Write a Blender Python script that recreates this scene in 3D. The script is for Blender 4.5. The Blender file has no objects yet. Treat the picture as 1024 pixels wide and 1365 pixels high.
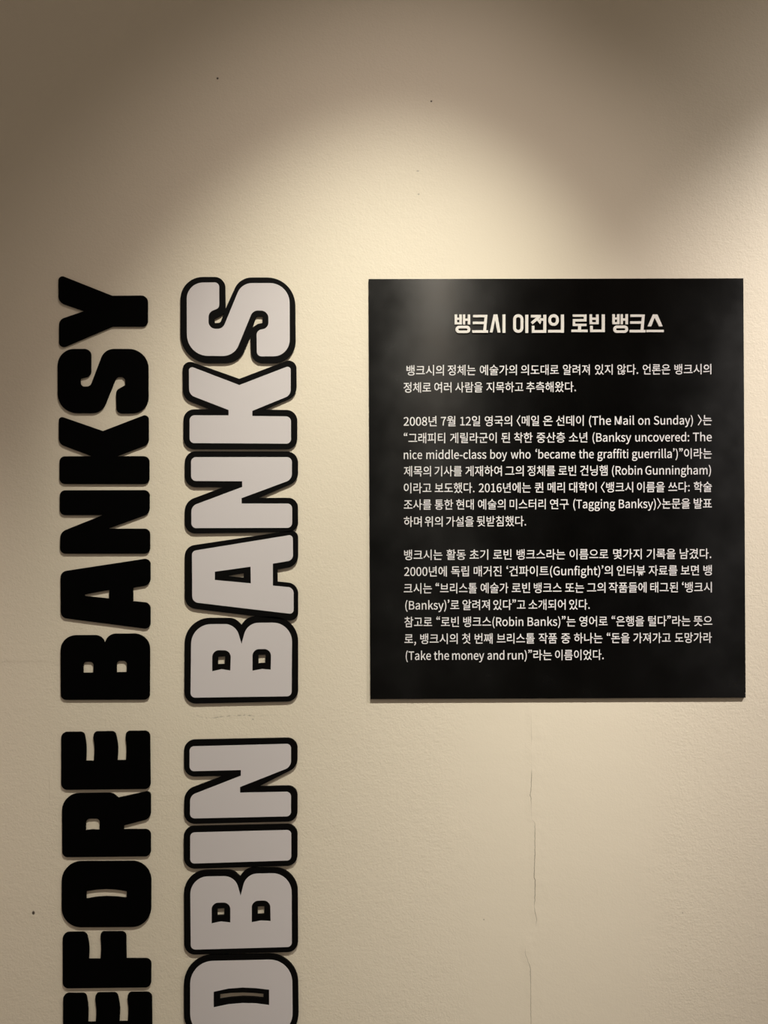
import bpy, math
from mathutils import Vector

# ------------------------------------------------------------------ camera, world, lights, exposure
SC = bpy.context.scene
COL = SC.collection
S = 0.0015            # metres on the wall per photograph pixel
DIST = 1.54           # camera to wall
CAM_Z = 1.45

cam_d = bpy.data.cameras.new('camera')
cam_d.sensor_fit = 'VERTICAL'
cam_d.sensor_height = 24.0
cam_d.lens = 24.0 * DIST / (1365 * S)
cam_d.clip_start = 0.02
cam = bpy.data.objects.new('camera', cam_d)
cam.location = (0, -DIST, CAM_Z)
cam.rotation_euler = (math.pi / 2, 0, 0)
COL.objects.link(cam)
SC.camera = cam

SC.view_settings.view_transform = 'Standard'
SC.view_settings.look = 'None'
SC.view_settings.gamma = 1.0
SC.view_settings.use_curve_mapping = False
SC.view_settings.exposure = 0.0

w = bpy.data.worlds.new('gallery_ambience')
SC.world = w
w.use_nodes = True
wn, wl = w.node_tree.nodes, w.node_tree.links
bg = wn['Background']
bg.inputs['Color'].default_value = (1.05, 0.865, 0.72, 1)
# the open gallery: dim warm glow from the sides, darkness straight behind the viewer
wtc = wn.new('ShaderNodeTexCoord')
wsep = wn.new('ShaderNodeSeparateXYZ')
wl.new(wtc.outputs['Generated'], wsep.inputs[0])
wmr = wn.new('ShaderNodeMapRange')
wmr.inputs['From Min'].default_value = -0.90
wmr.inputs['From Max'].default_value = -0.62
wmr.inputs['To Min'].default_value = 0.02
wmr.inputs["To Max"].default_value = 0.445
wl.new(wsep.outputs['Y'], wmr.inputs['Value'])
wl.new(wmr.outputs['Result'], bg.inputs['Strength'])

WALL = (0.80, 0.735, 0.60)
BEAM = (0.915, 0.895, 0.765)      # core of a beam
SPILL = (1.06, 0.90, 0.81)      # its slightly rosier fringe


def spot(name, x, aim_x, aim_z, level, half, blend, color, z=3.30, d=1.17, radius=0.02):
    ld = bpy.data.lights.new(name, 'SPOT')
    ld.energy = level * 4 * math.pi ** 2 / (WALL[1] * 0.90)
    ld.spot_size = 2 * half
    ld.spot_blend = blend
    ld.color = color
    ld.shadow_soft_size = radius
    o = bpy.data.objects.new(name, ld)
    loc = Vector((x, -d, z))
    o.location = loc
    o.rotation_euler = (Vector((aim_x, 0, aim_z)) - loc).to_track_quat('-Z', 'Y').to_euler()
    COL.objects.link(o)
    return o


# three ceiling track spotlights above the picture, each a tight beam in a wider spill
spot('track_spotlight_beam', 0.212, -0.055, 1.211, 3.50, 0.357, 1.0, BEAM)
spot('track_spotlight_spill', 0.212, -0.055, 1.211, 0.90, 0.518, 1.0, SPILL)
spot('track_spotlight_beam', 1.888, 1.055, 1.519, 5.6, 0.357, 1.0, (0.965, 0.90, 0.845))
spot('track_spotlight_spill', 1.888, 1.055, 1.519, 1.05, 0.518, 1.0, (1.0, 0.90, 0.83))
spot('track_spotlight_beam', -1.456, -1.456, 1.211, 2.65, 0.357, 1.0, SPILL)
# a weaker ceiling lamp further back in the gallery; it glints in the black panel
spot('gallery_ceiling_lamp', 0.39, 0.2, 1.6, 0.31, 0.5, 1.0, (1.08, 0.90, 0.70), z=3.16, d=4.0, radius=0.05)


# ------------------------------------------------------------------ helpers
def node_mat(name):
    m = bpy.data.materials.new(name)
    m.use_nodes = True
    nt = m.node_tree
    return m, nt, nt.nodes['Principled BSDF']


def simple_mat(name, col, rough, spec=0.5, noise=0.0, scale=60.0, bump=0.0):
    m, nt, b = node_mat(name)
    b.inputs['Base Color'].default_value = (*col, 1)
    b.inputs['Roughness'].default_value = rough
    b.inputs['Specular IOR Level'].default_value = spec
    tc = nt.nodes.new('ShaderNodeTexCoord')
    n = nt.nodes.new('ShaderNodeTexNoise')
    n.inputs['Scale'].default_value = scale
    n.inputs['Detail'].default_value = 5
    nt.links.new(tc.outputs['Object'], n.inputs['Vector'])
    if noise:
        mr = nt.nodes.new('ShaderNodeMapRange')
        mr.inputs['To Min'].default_value = rough - noise
        mr.inputs['To Max'].default_value = rough + noise
        mr.inputs['From Min'].default_value = 0.3
        mr.inputs['From Max'].default_value = 0.7
        nt.links.new(n.outputs['Fac'], mr.inputs['Value'])
        nt.links.new(mr.outputs['Result'], b.inputs['Roughness'])
    if bump:
        bp = nt.nodes.new('ShaderNodeBump')
        bp.inputs['Strength'].default_value = bump
        bp.inputs['Distance'].default_value = 0.001
        nt.links.new(n.outputs['Fac'], bp.inputs['Height'])
        nt.links.new(bp.outputs['Normal'], b.inputs['Normal'])
    return m


def wx(px, t=0.0):
    return (px - 512) * S * (DIST - t) / DIST


def wz(py, t=0.0):
    return CAM_Z + (682.5 - py) * S * (DIST - t) / DIST


def fillet(pts, scale=1.0):
    """closed polygon of (x, y, corner radius) -> list of (x, y) with rounded corners"""
    n = len(pts)
    out = []
    for i in range(n):
        p, c, q = pts[i - 1], pts[i], pts[(i + 1) % n]
        r = c[2] if len(c) > 2 else 0
        if r <= 0:
            out.append((c[0], c[1]))
            continue
        a = Vector((p[0] - c[0], p[1] - c[1]))
        b = Vector((q[0] - c[0], q[1] - c[1]))
        la, lb = a.length, b.length
        a.normalize()
        b.normalize()
        ang = a.angle(b)
        if ang > math.pi - 0.02:
            out.append((c[0], c[1]))
            continue
        t = r / math.tan(ang / 2)
        rp = p[2] if len(p) > 2 else 0
        rq = q[2] if len(q) > 2 else 0
        t = min(t, la * (0.5 if rp else 0.98), lb * (0.5 if rq else 0.98))
        r = t * math.tan(ang / 2)
        ctr = Vector((c[0], c[1])) + (a + b).normalized() * (r / math.sin(ang / 2))
        s = Vector((c[0], c[1])) + a * t - ctr
        e = Vector((c[0], c[1])) + b * t - ctr
        a0 = math.atan2(s.y, s.x)
        da = math.atan2(e.y, e.x) - a0
        while da > math.pi:
            da -= 2 * math.pi
        while da < -math.pi:
            da += 2 * math.pi
        k = max(3, int(abs(da) / 0.13))
        for j in range(k + 1):
            th = a0 + da * j / k
            out.append((ctr.x + r * math.cos(th), ctr.y + r * math.sin(th)))
    return out


def prism_data(name, loops, y_back, y_front, bevel=0.0):
    """loops of (x, z) -> a filled, extruded mesh standing between y_back and y_front (local)"""
    cu = bpy.data.curves.new(name, 'CURVE')
    cu.dimensions = '2D'
    cu.fill_mode = 'BOTH'
    cu.extrude = abs(y_back - y_front) / 2
    for l in loops:
        sp = cu.splines.new('POLY')
        sp.points.add(len(l) - 1)
        for p, (x, z) in zip(sp.points, l):
            p.co = (x, z, 0, 1)
        sp.use_cyclic_u = True
    tmp = bpy.data.objects.new(name, cu)
    COL.objects.link(tmp)
    dg = bpy.context.evaluated_depsgraph_get()
    me = bpy.data.meshes.new_from_object(tmp.evaluated_get(dg))
    bpy.data.objects.remove(tmp)
    bpy.data.curves.remove(cu)
    mid = (y_back + y_front) / 2
    for v in me.vertices:
        x, y, z = v.co
        v.co = (x, mid - z, y)
    me.name = name
    for p in me.polygons:
        p.use_smooth = False
    return me


def join_data(name, meshes):
    verts, faces = [], []
    for m in meshes:
        o = len(verts)
        verts += [tuple(v.co) for v in m.vertices]
        faces += [[i + o for i in p.vertices] for p in m.polygons]
        bpy.data.meshes.remove(m)
    me = bpy.data.meshes.new(name)
    me.from_pydata(verts, [], faces)
    return me


def link(name, me, mat, parent=None, loc=(0, 0, 0)):
    o = bpy.data.objects.new(name, me)
    me.materials.clear()
    me.materials.append(mat)
    COL.objects.link(o)
    o.location = loc
    if parent:
        o.parent = parent
    return o


def empty(name, loc):
    o = bpy.data.objects.new(name, None)
    o.empty_display_size = 0.05
    o.location = loc
    COL.objects.link(o)
    return o


def tag(o, label=None, cat=None, group=None, kind=None):
    for k, v in (('label', label), ('category', cat), ('group', group), ('kind', kind)):
        if v:
            o[k] = v
    return o


def box(name, x0, x1, y0, y1, z0, z1, mat):
    v = [(x, y, z) for x in (x0, x1) for y in (y0, y1) for z in (z0, z1)]
    f = [(0, 1, 3, 2), (4, 6, 7, 5), (0, 4, 5, 1), (2, 3, 7, 6), (0, 2, 6, 4), (1, 5, 7, 3)]
    me = bpy.data.meshes.new(name)
    me.from_pydata(v, [], f)
    return tag(link(name, me, mat), kind='structure')


# ------------------------------------------------------------------ materials
def wall_material():
    m, nt, b = node_mat('cream_painted_plaster')
    N, LK = nt.nodes, nt.links
    b.inputs['Roughness'].default_value = 0.55
    b.inputs['Specular IOR Level'].default_value = 0.25
    tc = N.new('ShaderNodeTexCoord')
    sep = N.new('ShaderNodeSeparateXYZ')
    LK.new(tc.outputs['Object'], sep.inputs[0])

    def math_(op, a, c=None, clamp=False):
        n = N.new('ShaderNodeMath')
        n.operation = op
        n.use_clamp = clamp
        for k, v in enumerate((a, c)):
            if v is None:
                continue
            if isinstance(v, (int, float)):
                n.inputs[k].default_value = v
            else:
                LK.new(v, n.inputs[k])
        return n.outputs[0]

    def noise(scale, detail=3, rough=0.5, vec=None, dist=0.0):
        n = N.new('ShaderNodeTexNoise')
        n.inputs['Scale'].default_value = scale
        n.inputs['Detail'].default_value = detail
        n.inputs['Roughness'].default_value = rough
        n.inputs['Distortion'].default_value = dist
        LK.new(vec or tc.outputs['Object'], n.inputs['Vector'])
        return n.outputs['Fac']

    def mrange(v, a, c, d=0.0, e=1.0, smooth=False):
        n = N.new('ShaderNodeMapRange')
        n.interpolation_type = 'SMOOTHSTEP' if smooth else 'LINEAR'
        n.inputs['From Min'].default_value = a
        n.inputs['From Max'].default_value = c
        n.inputs['To Min'].default_value = d
        n.inputs['To Max'].default_value = e
        LK.new(v, n.inputs['Value'])
        return n.outputs['Result']

    def ramp(v, stops):
        n = N.new('ShaderNodeValToRGB')
        r = n.color_ramp
        stops = sorted(stops)
        while len(r.elements) < len(stops):
            r.elements.new(0.5)
        for e, (p, c) in zip(r.elements, stops):
            e.position = p
            e.color = c
        LK.new(v, n.inputs[0])
        s2 = N.new('ShaderNodeSeparateColor')
        LK.new(n.outputs['Color'], s2.inputs[0])
        return s2.outputs

    X, Z = sep.outputs['X'], sep.outputs['Z']
    # roller stipple, smoother where a plasterboard joint was filled around x = wx(745)
    fine = noise(230, 3, 0.55, dist=0.4)
    mid = noise(75, 3, 0.5)
    broad = noise(7, 3, 0.5)
    jd = math_('ABSOLUTE', math_('SUBTRACT', X, wx(740)))
    jw = math_('ADD', jd, math_('MULTIPLY', math_('SUBTRACT', broad, 0.5), 0.12))
    rough_mask = mrange(jw, 0.14, 0.26, 0.28, 1.0, True)
    h = math_('ADD', math_('MULTIPLY', fine, rough_mask), math_('MULTIPLY', math_('MULTIPLY', mid, 0.8), rough_mask))
    h = math_('ADD', h, math_('MULTIPLY', broad, 1.6))

    # hairline crack down the joint: centre line and strength as functions of height
    z_top, z_bot = wz(930), wz(1372)

    def zp(py):
        return (wz(py) - z_bot) / (z_top - z_bot)

    def cx(px):
        return (px - 690) / 40.0
    crack_pts = [(935, 708, .0), (962, 708, .15), (985, 708.5, .25), (995, 708, .02), (1025, 708.5, .1), (1035, 708.5, .8), (1052, 708, .8),
                 (1060, 706.5, .8), (1064, 708, .7), (1075, 708, .2), (1092, 708.5, .1), (1097, 713, .4), (1112, 713, .8), (1140, 713, .9),
                 (1170, 712, 1.0), (1174, 713.5, 1.0), (1200, 713, .9), (1208, 712, .3), (1215, 713, .7), (1226, 715.5, .6),
                 (1234, 714, .05), (1262, 700, .02), (1271, 700, .4), (1282, 704, .4), (1290, 707, .8), (1320, 707.5, .6), (1345, 707.5, .7), (1370, 708, .5)]
    r = ramp(mrange(Z, z_bot, z_top), [(zp(py), (cx(px), k, 0, 1)) for py, px, k in crack_pts])
    wob = math_('MULTIPLY', math_('SUBTRACT', noise(170, 2), 0.5), 0.0022)
    cxw = math_('ADD', mrange(r[0], 0, 1, wx(690), wx(730)), wob)
    dc = math_('SUBTRACT', X, cxw)
    inz = math_('MULTIPLY', math_('LESS_THAN', Z, z_top), math_('GREATER_THAN', Z, z_bot))
    line = math_('MULTIPLY', math_('MULTIPLY', mrange(math_('ABSOLUTE', dc), 0.0003, 0.0012, 1, 0), r[1]), inz)
    # one side of the joint stands slightly proud, the filler ridge swells softly
    lip = math_('MULTIPLY', math_('MULTIPLY', mrange(dc, -0.014, 0.002, 0, 1, True), mrange(dc, 0.002, 0.05, 1, 0, True)), inz)
    h = math_('ADD', h, math_('MULTIPLY', lip, math_('ADD', math_('MULTIPLY', noise(26, 2), 1.6), -0.3)))

    # short horizontal filler scar below the white letter
    xa, xb = wx(256), wx(378)
    scar_pts = [(256, 957, 0), (262, 954, .35), (272, 957, .15), (285, 957, .5), (300, 955, .4), (318, 954, .5), (330, 953.5, .7), (342, 955.5, .3), (352, 954, .25), (366, 953, .1), (376, 952, 0)]
    r2 = ramp(mrange(X, xa, xb), [((wx(px) - xa) / (xb - xa), ((py - 945) / 20.0, k, 0, 1)) for px, py, k in scar_pts])
    dz = math_('SUBTRACT', Z, math_('ADD', mrange(r2[0], 0, 1, wz(945), wz(965)), wob))
    scar = math_('MULTIPLY', mrange(math_('ABSOLUTE', dz), 0.0003, 0.0022, 1, 0), r2[1])
    scar = math_('MULTIPLY', scar, mrange(noise(140, 2), 0.4, 0.6))
    # faint patch edge by the left border
    pe = math_('SUBTRACT', Z, math_('ADD', wz(884), math_('MULTIPLY', math_('SUBTRACT', noise(9, 3), 0.5), 0.03)))
    patch = math_('MULTIPLY', mrange(pe, -0.004, 0.004, 0, 1, True), mrange(X, wx(20), wx(110), 0.55, 0, True))
    patch2 = math_('MULTIPLY', mrange(math_('SUBTRACT', X, wx(66)), -0.001, 0.001, 0, .5, True), mrange(math_('ABSOLUTE', math_('SUBTRACT', Z, wz(1052))), .01, .035, 1, 0, True))
    h = math_('ADD', h, math_('ADD', patch, math_('MULTIPLY', patch2, mrange(X, wx(66), wx(80), 1, 0))))

    # pinholes and specks
    specks = None
    for px, py, rx, rz in ((44.5, 1217, 1.7, 2.3), (290, 104.5, 1.3, 1.3), (575, 135, 1.1, 1.1), (645, 1226, .9, 1.0), (337, 959, 1.2, 1.0), (910, 1217, .9, .9), (557, 228, 1.6, .9), (558, 259, 1.3, 1.1)):
        ex = math_('DIVIDE', math_('SUBTRACT', X, wx(px)), rx * S)
        ez = math_('DIVIDE', math_('SUBTRACT', Z, wz(py)), rz * S)
        d = math_('SQRT', math_('ADD', math_('MULTIPLY', ex, ex), math_('MULTIPLY', ez, ez)))
        k = 0.95 if py in (1217, 104.5, 135) and px < 600 else 0.35
        sp = mrange(d, 0.7, 1.4, k, 0)
        specks = sp if specks is None else math_('MAXIMUM', specks, sp)

    dark = math_('MAXIMUM', math_('MAXIMUM', math_('MULTIPLY', line, 0.62), math_('MULTIPLY', scar, 0.7)), specks)
    mix = N.new('ShaderNodeMix')
    mix.data_type = 'RGBA'
    mix.inputs[6].default_value = (*WALL, 1)
    mix.inputs[7].default_value = (0.05, 0.04, 0.03, 1)
    LK.new(dark, mix.inputs[0])
    LK.new(mix.outputs[2], b.inputs['Base Color'])

    h = math_('SUBTRACT', h, math_('MULTIPLY', dark, 0.8))
    bp = N.new('ShaderNodeBump')
    bp.inputs['Strength'].default_value = 0.5
    bp.inputs['Distance'].default_value = 0.0011
    LK.new(h, bp.inputs['Height'])
    LK.new(bp.outputs['Normal'], b.inputs['Normal'])
    return m


M_WALL = wall_material()
M_FLOOR = simple_mat('grey_gallery_floor', (0.22, 0.20, 0.18), 0.5, bump=0.05)
M_CEIL = simple_mat('matt_ceiling_paint', (0.55, 0.52, 0.47), 0.8, bump=0.1)
M_BLACK = simple_mat('matt_black_acrylic', (0.0006, 0.0006, 0.0006), 0.6, 0.04, 0.05, 40)
M_EDGE = simple_mat('black_outline_acrylic', (0.0022, 0.0021, 0.0020), 0.6, 0.10, 0.05, 40)
M_FACE = simple_mat('white_letter_face', (0.66, 0.63, 0.64), 0.6, 0.2, 0.04, 50)
M_TITLE = simple_mat('raised_white_foam', (0.78, 0.76, 0.72), 0.55, 0.25)
M_INK = simple_mat('white_printed_ink', (0.74, 0.73, 0.74), 0.6, 0.2)


def panel_material():
    m, nt, b = node_mat('black_printed_board')
    N, LK = nt.nodes, nt.links
    b.inputs['Base Color'].default_value = (0.0006, 0.0006, 0.0005, 1)
    b.inputs['Specular IOR Level'].default_value = 0.4
    b.inputs['Anisotropic'].default_value = 0.85      # film laminate drawn vertically
    tv = N.new('ShaderNodeCombineXYZ')
    tv.inputs['Z'].default_value = 1
    LK.new(tv.outputs[0], b.inputs['Tangent'])
    tc = N.new('ShaderNodeTexCoord')
    n = N.new('ShaderNodeTexNoise')
    n.inputs['Scale'].default_value = 11
    n.inputs['Detail'].default_value = 6
    LK.new(tc.outputs['Object'], n.inputs['Vector'])
    mr = N.new('ShaderNodeMapRange')
    mr.inputs['From Min'].default_value = 0.3
    mr.inputs['From Max'].default_value = 0.7
    mr.inputs['To Min'].default_value = 0.215
    mr.inputs['To Max'].default_value = 0.28
    LK.new(n.outputs['Fac'], mr.inputs['Value'])
    LK.new(mr.outputs['Result'], b.inputs['Roughness'])
    bp = N.new('ShaderNodeBump')
    bp.inputs['Strength'].default_value = 0.07
    bp.inputs['Distance'].default_value = 0.002
    LK.new(n.outputs['Fac'], bp.inputs['Height'])
    LK.new(bp.outputs['Normal'], b.inputs['Normal'])
    return m


M_PANEL = panel_material()

# ------------------------------------------------------------------ the room
box('wall_back', -3.5, 3.5, 0.0, 0.12, 0.0, 3.7, M_WALL)
box('floor', -3.5, 3.5, -5.0, 0.12, -0.1, 0.0, M_FLOOR)
box('ceiling', -3.5, 3.5, -5.0, 0.12, 3.7, 3.8, M_CEIL)


# ------------------------------------------------------------------ cut-out letters
T_BLACK = 0.0036
T_BACK = 0.0042
T_FACE = 0.0047


def to_wall(loop, ox, oy, sc, t, shift=(0, 0)):
    """zoomed-sketch coordinates -> wall coordinates of a face standing t in front of the wall"""
    return [(wx(ox + x * sc + shift[0], t), wz(oy + y * sc + shift[1], t)) for x, y in loop]


def centre(loop):
    xs = [p[0] for p in loop]
    zs = [p[1] for p in loop]
    return (min(xs) + max(xs)) / 2, (min(zs) + max(zs)) / 2


def rel(loops, c):
    return [[(x - c[0], z - c[1]) for x, z in l] for l in loops]


K1 = 170 / 1024
K2 = 200 / 1024

E_SHAPE = [[(130, 96, 45), (312, 95, 35), (332, 200, 700), (328, 328, 0), (392, 328, 0), (399, 222, 500), (387, 140, 20), (394, 92, 45), (562, 90, 35), (588, 200, 700),
            (580, 323, 0), (650, 323, 0), (656, 215, 500), (646, 140, 20), (652, 88, 45), (842, 86, 45), (846, 553, 45), (130, 560, 50)]]
BLACK = [
    ('Y', 60, 350, (0, 0), [[(106, 94, 34), (540, 266, 0), (824, 264, 50), (824, 513, 45), (540, 513, 0), (112, 694, 34), (112, 458, 60), (312, 390, 0), (108, 319, 65)]]),
    ('S', 60, 350, (0, 0), [[(100, 693, 140), (368, 693, 50), (368, 912, 50), (283, 930, 6), (283, 995, 36), (363, 995, 40), (478, 693, 110), (828, 693, 155), (830, 1209, 150),
                            (573, 1212, 42), (570, 1025, 50), (643, 985, 5), (643, 918, 36), (572, 918, 34), (455, 1209, 120), (102, 1209, 155)]]),
    ('K', 60, 540, (0, 0), [[(110, 85, 28), (465, 208, 0), (830, 68, 30), (832, 314, 60), (580, 410, 0), (836, 410, 45), (836, 634, 45), (116, 634, 45), (116, 411, 45), (372, 410, 0), (110, 312, 65)]]),
    ('N', 60, 540, (0, 0), [[(118, 684, 45), (838, 682, 45), (838, 872, 65), (505, 992, 0), (842, 992, 45), (842, 1193, 45), (120, 1194, 45), (122, 1020, 70), (460, 884, 0), (118, 884, 45)]]),
    ('A', 60, 730, (0, 0), [[(124, 193, 55), (845, 83, 45), (845, 300, 60), (706, 323, 0), (706, 430, 0), (845, 444, 50), (845, 656, 42), (126, 563, 55)],
                            [(312, 378, 6), (516, 340, 0), (514, 409, 0), (320, 389, 4)]]),
    ('B', 60, 730, (0, 0), [[(124, 705, 120), (452, 703, 80), (480, 766, 0), (508, 692, 80), (842, 691, 125), (840, 1221, 45), (126, 1223, 45)],
                            [(306, 918, 28), (389, 916, 28), (388, 1005, 0), (306, 1006, 0)], [(574, 910, 28), (657, 908, 28), (656, 1001, 0), (574, 1002, 0)]]),
    ('E', 60, 960, (0, 0), E_SHAPE),
    ('R', 60, 960, (0, 0), [[(136, 590, 135), (540, 585, 80), (587, 624, 0), (848, 566, 32), (848, 790, 60), (632, 846, 0), (632, 878, 0), (848, 878, 45), (848, 1094, 45), (138, 1101, 45)],
                            [(325, 792, 38), (440, 790, 30), (438, 884, 0), (380, 880, 0), (326, 886, 0)]]),
    ('O', 60, 1140, (0, 0), [[(134, 52, 155), (852, 48, 155), (850, 577, 155), (133, 580, 155)],
                             [(330, 290, 0), (410, 277, 0), (490, 272, 0), (575, 277, 0), (656, 290, 0), (656, 346, 0), (575, 336, 0), (490, 333, 0), (410, 338, 0), (330, 352, 0)]]),
    ('F', 60, 1140, (0, 0), [[(142, 621, 50), (330, 618, 42), (356, 725, 700), (350, 836, 0), (446, 836, 0), (452, 735, 500), (445, 650, 20), (452, 616, 45), (650, 615, 40), (652, 832, 0),
                              (852, 832, 45), (850, 1062, 45), (142, 1070, 45)]]),
    ('E', 60, 960, (2.5, 348.6), E_SHAPE),
]
BLACK_LABELS = [
    'black cut-out letter Y, topmost of the left vertical line',
    'black cut-out letter S in the left line, between the Y and the K',
    'black cut-out letter K in the left line, just below the S',
    'solid black cut-out letter N in the left line, between K and A',
    'solid black cut-out letter A in the left line, with a small triangular hole',
    'solid black cut-out letter B below the A, with two small square holes',
    'whole black letter E in the left line, first below the wide gap under the B',
    'black cut-out letter R in the left line, between the upper E and the O',
    'solid black cut-out letter O in the left line, with a thin curved slot',
    'black cut-out letter F in the left line, below the solid black O',
    'black letter E lowest in the left line, cut off by the bottom of the photo',
]
for (ch, ox, oy, sh, loops), lab in zip(BLACK, BLACK_LABELS):
    ls = [to_wall(fillet(l), ox, oy, K1, T_BLACK, sh) for l in loops]
    c = centre(ls[0])
    me = prism_data('wall_letter', rel(ls, c), 0.0, -T_BLACK)
    o = link('wall_letter', me, M_BLACK, loc=(c[0], 0, c[1]))
    tag(o, lab, 'letter', 'solid black letters of the left vertical line')

WHITE = [
    # letter, crop origin, outer loops, face loops
    ('S', 220, 350,
     [[(105, 98, 190), (410, 98, 72), (412, 318, 0), (510, 102, 125), (888, 102, 195), (892, 686, 195), (590, 686, 75), (583, 500, 0), (505, 686, 145), (105, 686, 195)],
      [(334, 385, 3), (375, 365, 10), (402, 345, 0), (378, 412, 20), (338, 412, 6)], [(595, 446, 0), (622, 366, 16), (666, 366, 6), (666, 412, 6), (630, 420, 20)]],
     [[(148, 137, 140), (370, 135, 32), (370, 310, 30), (297, 338, 50), (297, 452, 62), (394, 452, 52), (523, 140, 105), (850, 140, 135), (852, 640, 135), (627, 640, 32), (625, 462, 38),
       (706, 448, 46), (706, 328, 52), (600, 326, 52), (472, 638, 115), (150, 636, 145)]]),
    ('K', 220, 350,
     [[(119, 656, 52), (507, 793, 0), (896, 646, 52), (898, 908, 88), (680, 1003, 0), (902, 1007, 72), (902, 1274, 72), (126, 1274, 72), (126, 1003, 72), (300, 1000, 0), (122, 930, 88)]],
     [[(163, 704, 22), (507, 836, 0), (858, 701, 22), (858, 905, 55), (596, 1012, 0), (596, 1047, 0), (860, 1050, 35), (860, 1236, 32), (168, 1232, 32), (168, 1042, 35), (434, 1043, 0), (434, 1006, 0), (165, 902, 55)]]),
    ('N', 220, 580,
     [[(135, 110, 75), (906, 111, 75), (908, 314, 88), (640, 428, 0), (906, 428, 66), (908, 661, 66), (135, 673, 72), (135, 454, 92), (395, 356, 0), (135, 356, 75)]],
     [[(178, 150, 34), (866, 150, 34), (866, 303, 55), (523, 430, 0), (523, 467, 0), (868, 467, 34), (868, 633, 34), (180, 635, 34), (180, 484, 55), (527, 354, 0), (527, 315, 0), (178, 313, 34)]]),
    ('A', 220, 580,
     [[(135, 760, 75), (908, 644, 48), (908, 893, 82), (768, 918, 0), (768, 1000, 0), (908, 1014, 75), (908, 1272, 52), (135, 1178, 82)], [(418, 962, 2), (537, 944, 0), (537, 974, 0)]],
     [[(184, 791, 32), (872, 679, 24), (874, 855, 42), (736, 877, 0), (736, 1027, 0), (878, 1041, 42), (878, 1222, 26), (186, 1140, 45)], [(340, 932, 0), (584, 898, 0), (586, 1012, 0), (340, 989, 0)]]),
    ('B', 220, 800,
     [[(135, 122, 195), (475, 122, 95), (521, 168, 0), (562, 112, 95), (908, 112, 170), (908, 691, 76), (132, 708, 78)],
      [(361, 388, 0), (410, 384, 0), (408, 436, 0), (361, 438, 0)], [(636, 374, 0), (686, 372, 0), (684, 429, 0), (637, 431, 0)]],
     [[(180, 165, 135), (483, 163, 100), (522, 300, 0), (562, 155, 100), (868, 153, 130), (864, 656, 32), (174, 666, 32)],
      [(322, 342, 46), (450, 342, 46), (446, 481, 0), (385, 471, 0), (322, 486, 0)], [(597, 335, 46), (724, 333, 46), (722, 475, 0), (660, 470, 0), (597, 482, 0)]]),
    ('N', 220, 970,
     [[(130, 84, 72), (904, 69, 68), (904, 268, 88), (640, 402, 0), (904, 396, 64), (904, 640, 68), (130, 658, 72), (132, 430, 92), (395, 330, 0), (130, 335, 72)]],
     [[(168, 128, 30), (860, 110, 30), (860, 268, 60), (512, 405, 0), (512, 444, 0), (860, 437, 32), (860, 605, 32), (170, 620, 32), (172, 463, 55), (518, 328, 0), (518, 289, 0), (168, 298, 32)]]),
    ('I', 220, 970,
     [[(128, 675, 68), (904, 658, 68), (904, 942, 72), (128, 965, 76)]],
     [[(172, 716, 30), (862, 698, 30), (862, 906, 30), (172, 928, 30)]]),
    ('B', 220, 1140,
     [[(128, 105, 155), (468, 102, 95), (512, 146, 0), (552, 87, 95), (905, 86, 160), (908, 660, 72), (132, 681, 74)],
      [(357, 365, 0), (405, 362, 0), (404, 411, 0), (357, 413, 0)], [(632, 350, 0), (678, 348, 0), (677, 403, 0), (632, 405, 0)]],
     [[(172, 148, 120), (478, 142, 100), (516, 278, 0), (554, 127, 100), (864, 122, 130), (866, 626, 32), (176, 645, 32)],
      [(318, 325, 46), (446, 322, 46), (446, 460, 0), (382, 453, 0), (318, 466, 0)], [(592, 312, 46), (718, 308, 46), (721, 450, 0), (655, 446, 0), (592, 458, 0)]]),
    ('O', 220, 1140,
     [[(128, 687, 195), (906, 672, 195), (914, 1272, 195), (130, 1280, 195)],
      [(375, 948, 0), (450, 940, 0), (530, 937, 0), (600, 940, 0), (672, 946, 0), (672, 977, 0), (600, 969, 0), (530, 967, 0), (450, 973, 0), (375, 983, 0)]],
     [[(172, 726, 155), (868, 710, 155), (872, 1232, 155), (172, 1240, 155)],
      [(332, 932, 0), (435, 910, 0), (530, 903, 0), (620, 907, 0), (711, 918, 0), (711, 1024, 0), (620, 1012, 0), (530, 1010, 0), (435, 1018, 0), (332, 1039, 0)]]),
]
WHITE_LABELS = [
    'white black-outlined letter S, topmost of the second vertical line',
    'white black-outlined letter K, directly below the white S',
    'white black-outlined letter N, squeezed between the white K and A',
    'white black-outlined letter A, touching the B underneath it',
    'white black-outlined letter B, above the gap with the plaster scar',
    'white black-outlined letter N, first below the gap and above the I',
    'white black-outlined letter I, a plain bar between N and B',
    'white black-outlined letter B, between the I and the O',
    'white black-outlined letter O, cut off at the foot of the second line',
]
for (ch, ox, oy, outer, face), lab in zip(WHITE, WHITE_LABELS):
    lo = [to_wall(fillet(l), ox, oy, K2, T_BACK) for l in outer]
    lf = [to_wall(fillet(l), ox, oy, K2, T_FACE) for l in face]
    c = centre(lo[0])
    root = empty('outlined_wall_letter', (c[0], 0, c[1]))
    tag(root, lab, 'letter', 'white outlined letters of the second vertical line')
    tag(link('letter_backing', prism_data('letter_backing', rel(lo, c), 0.0, -T_BACK), M_EDGE, root), 'black outline backing')
    tag(link('letter_face', prism_data('letter_face', rel(lf, c), -T_BACK, -T_FACE), M_FACE, root), 'flat white face')

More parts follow.
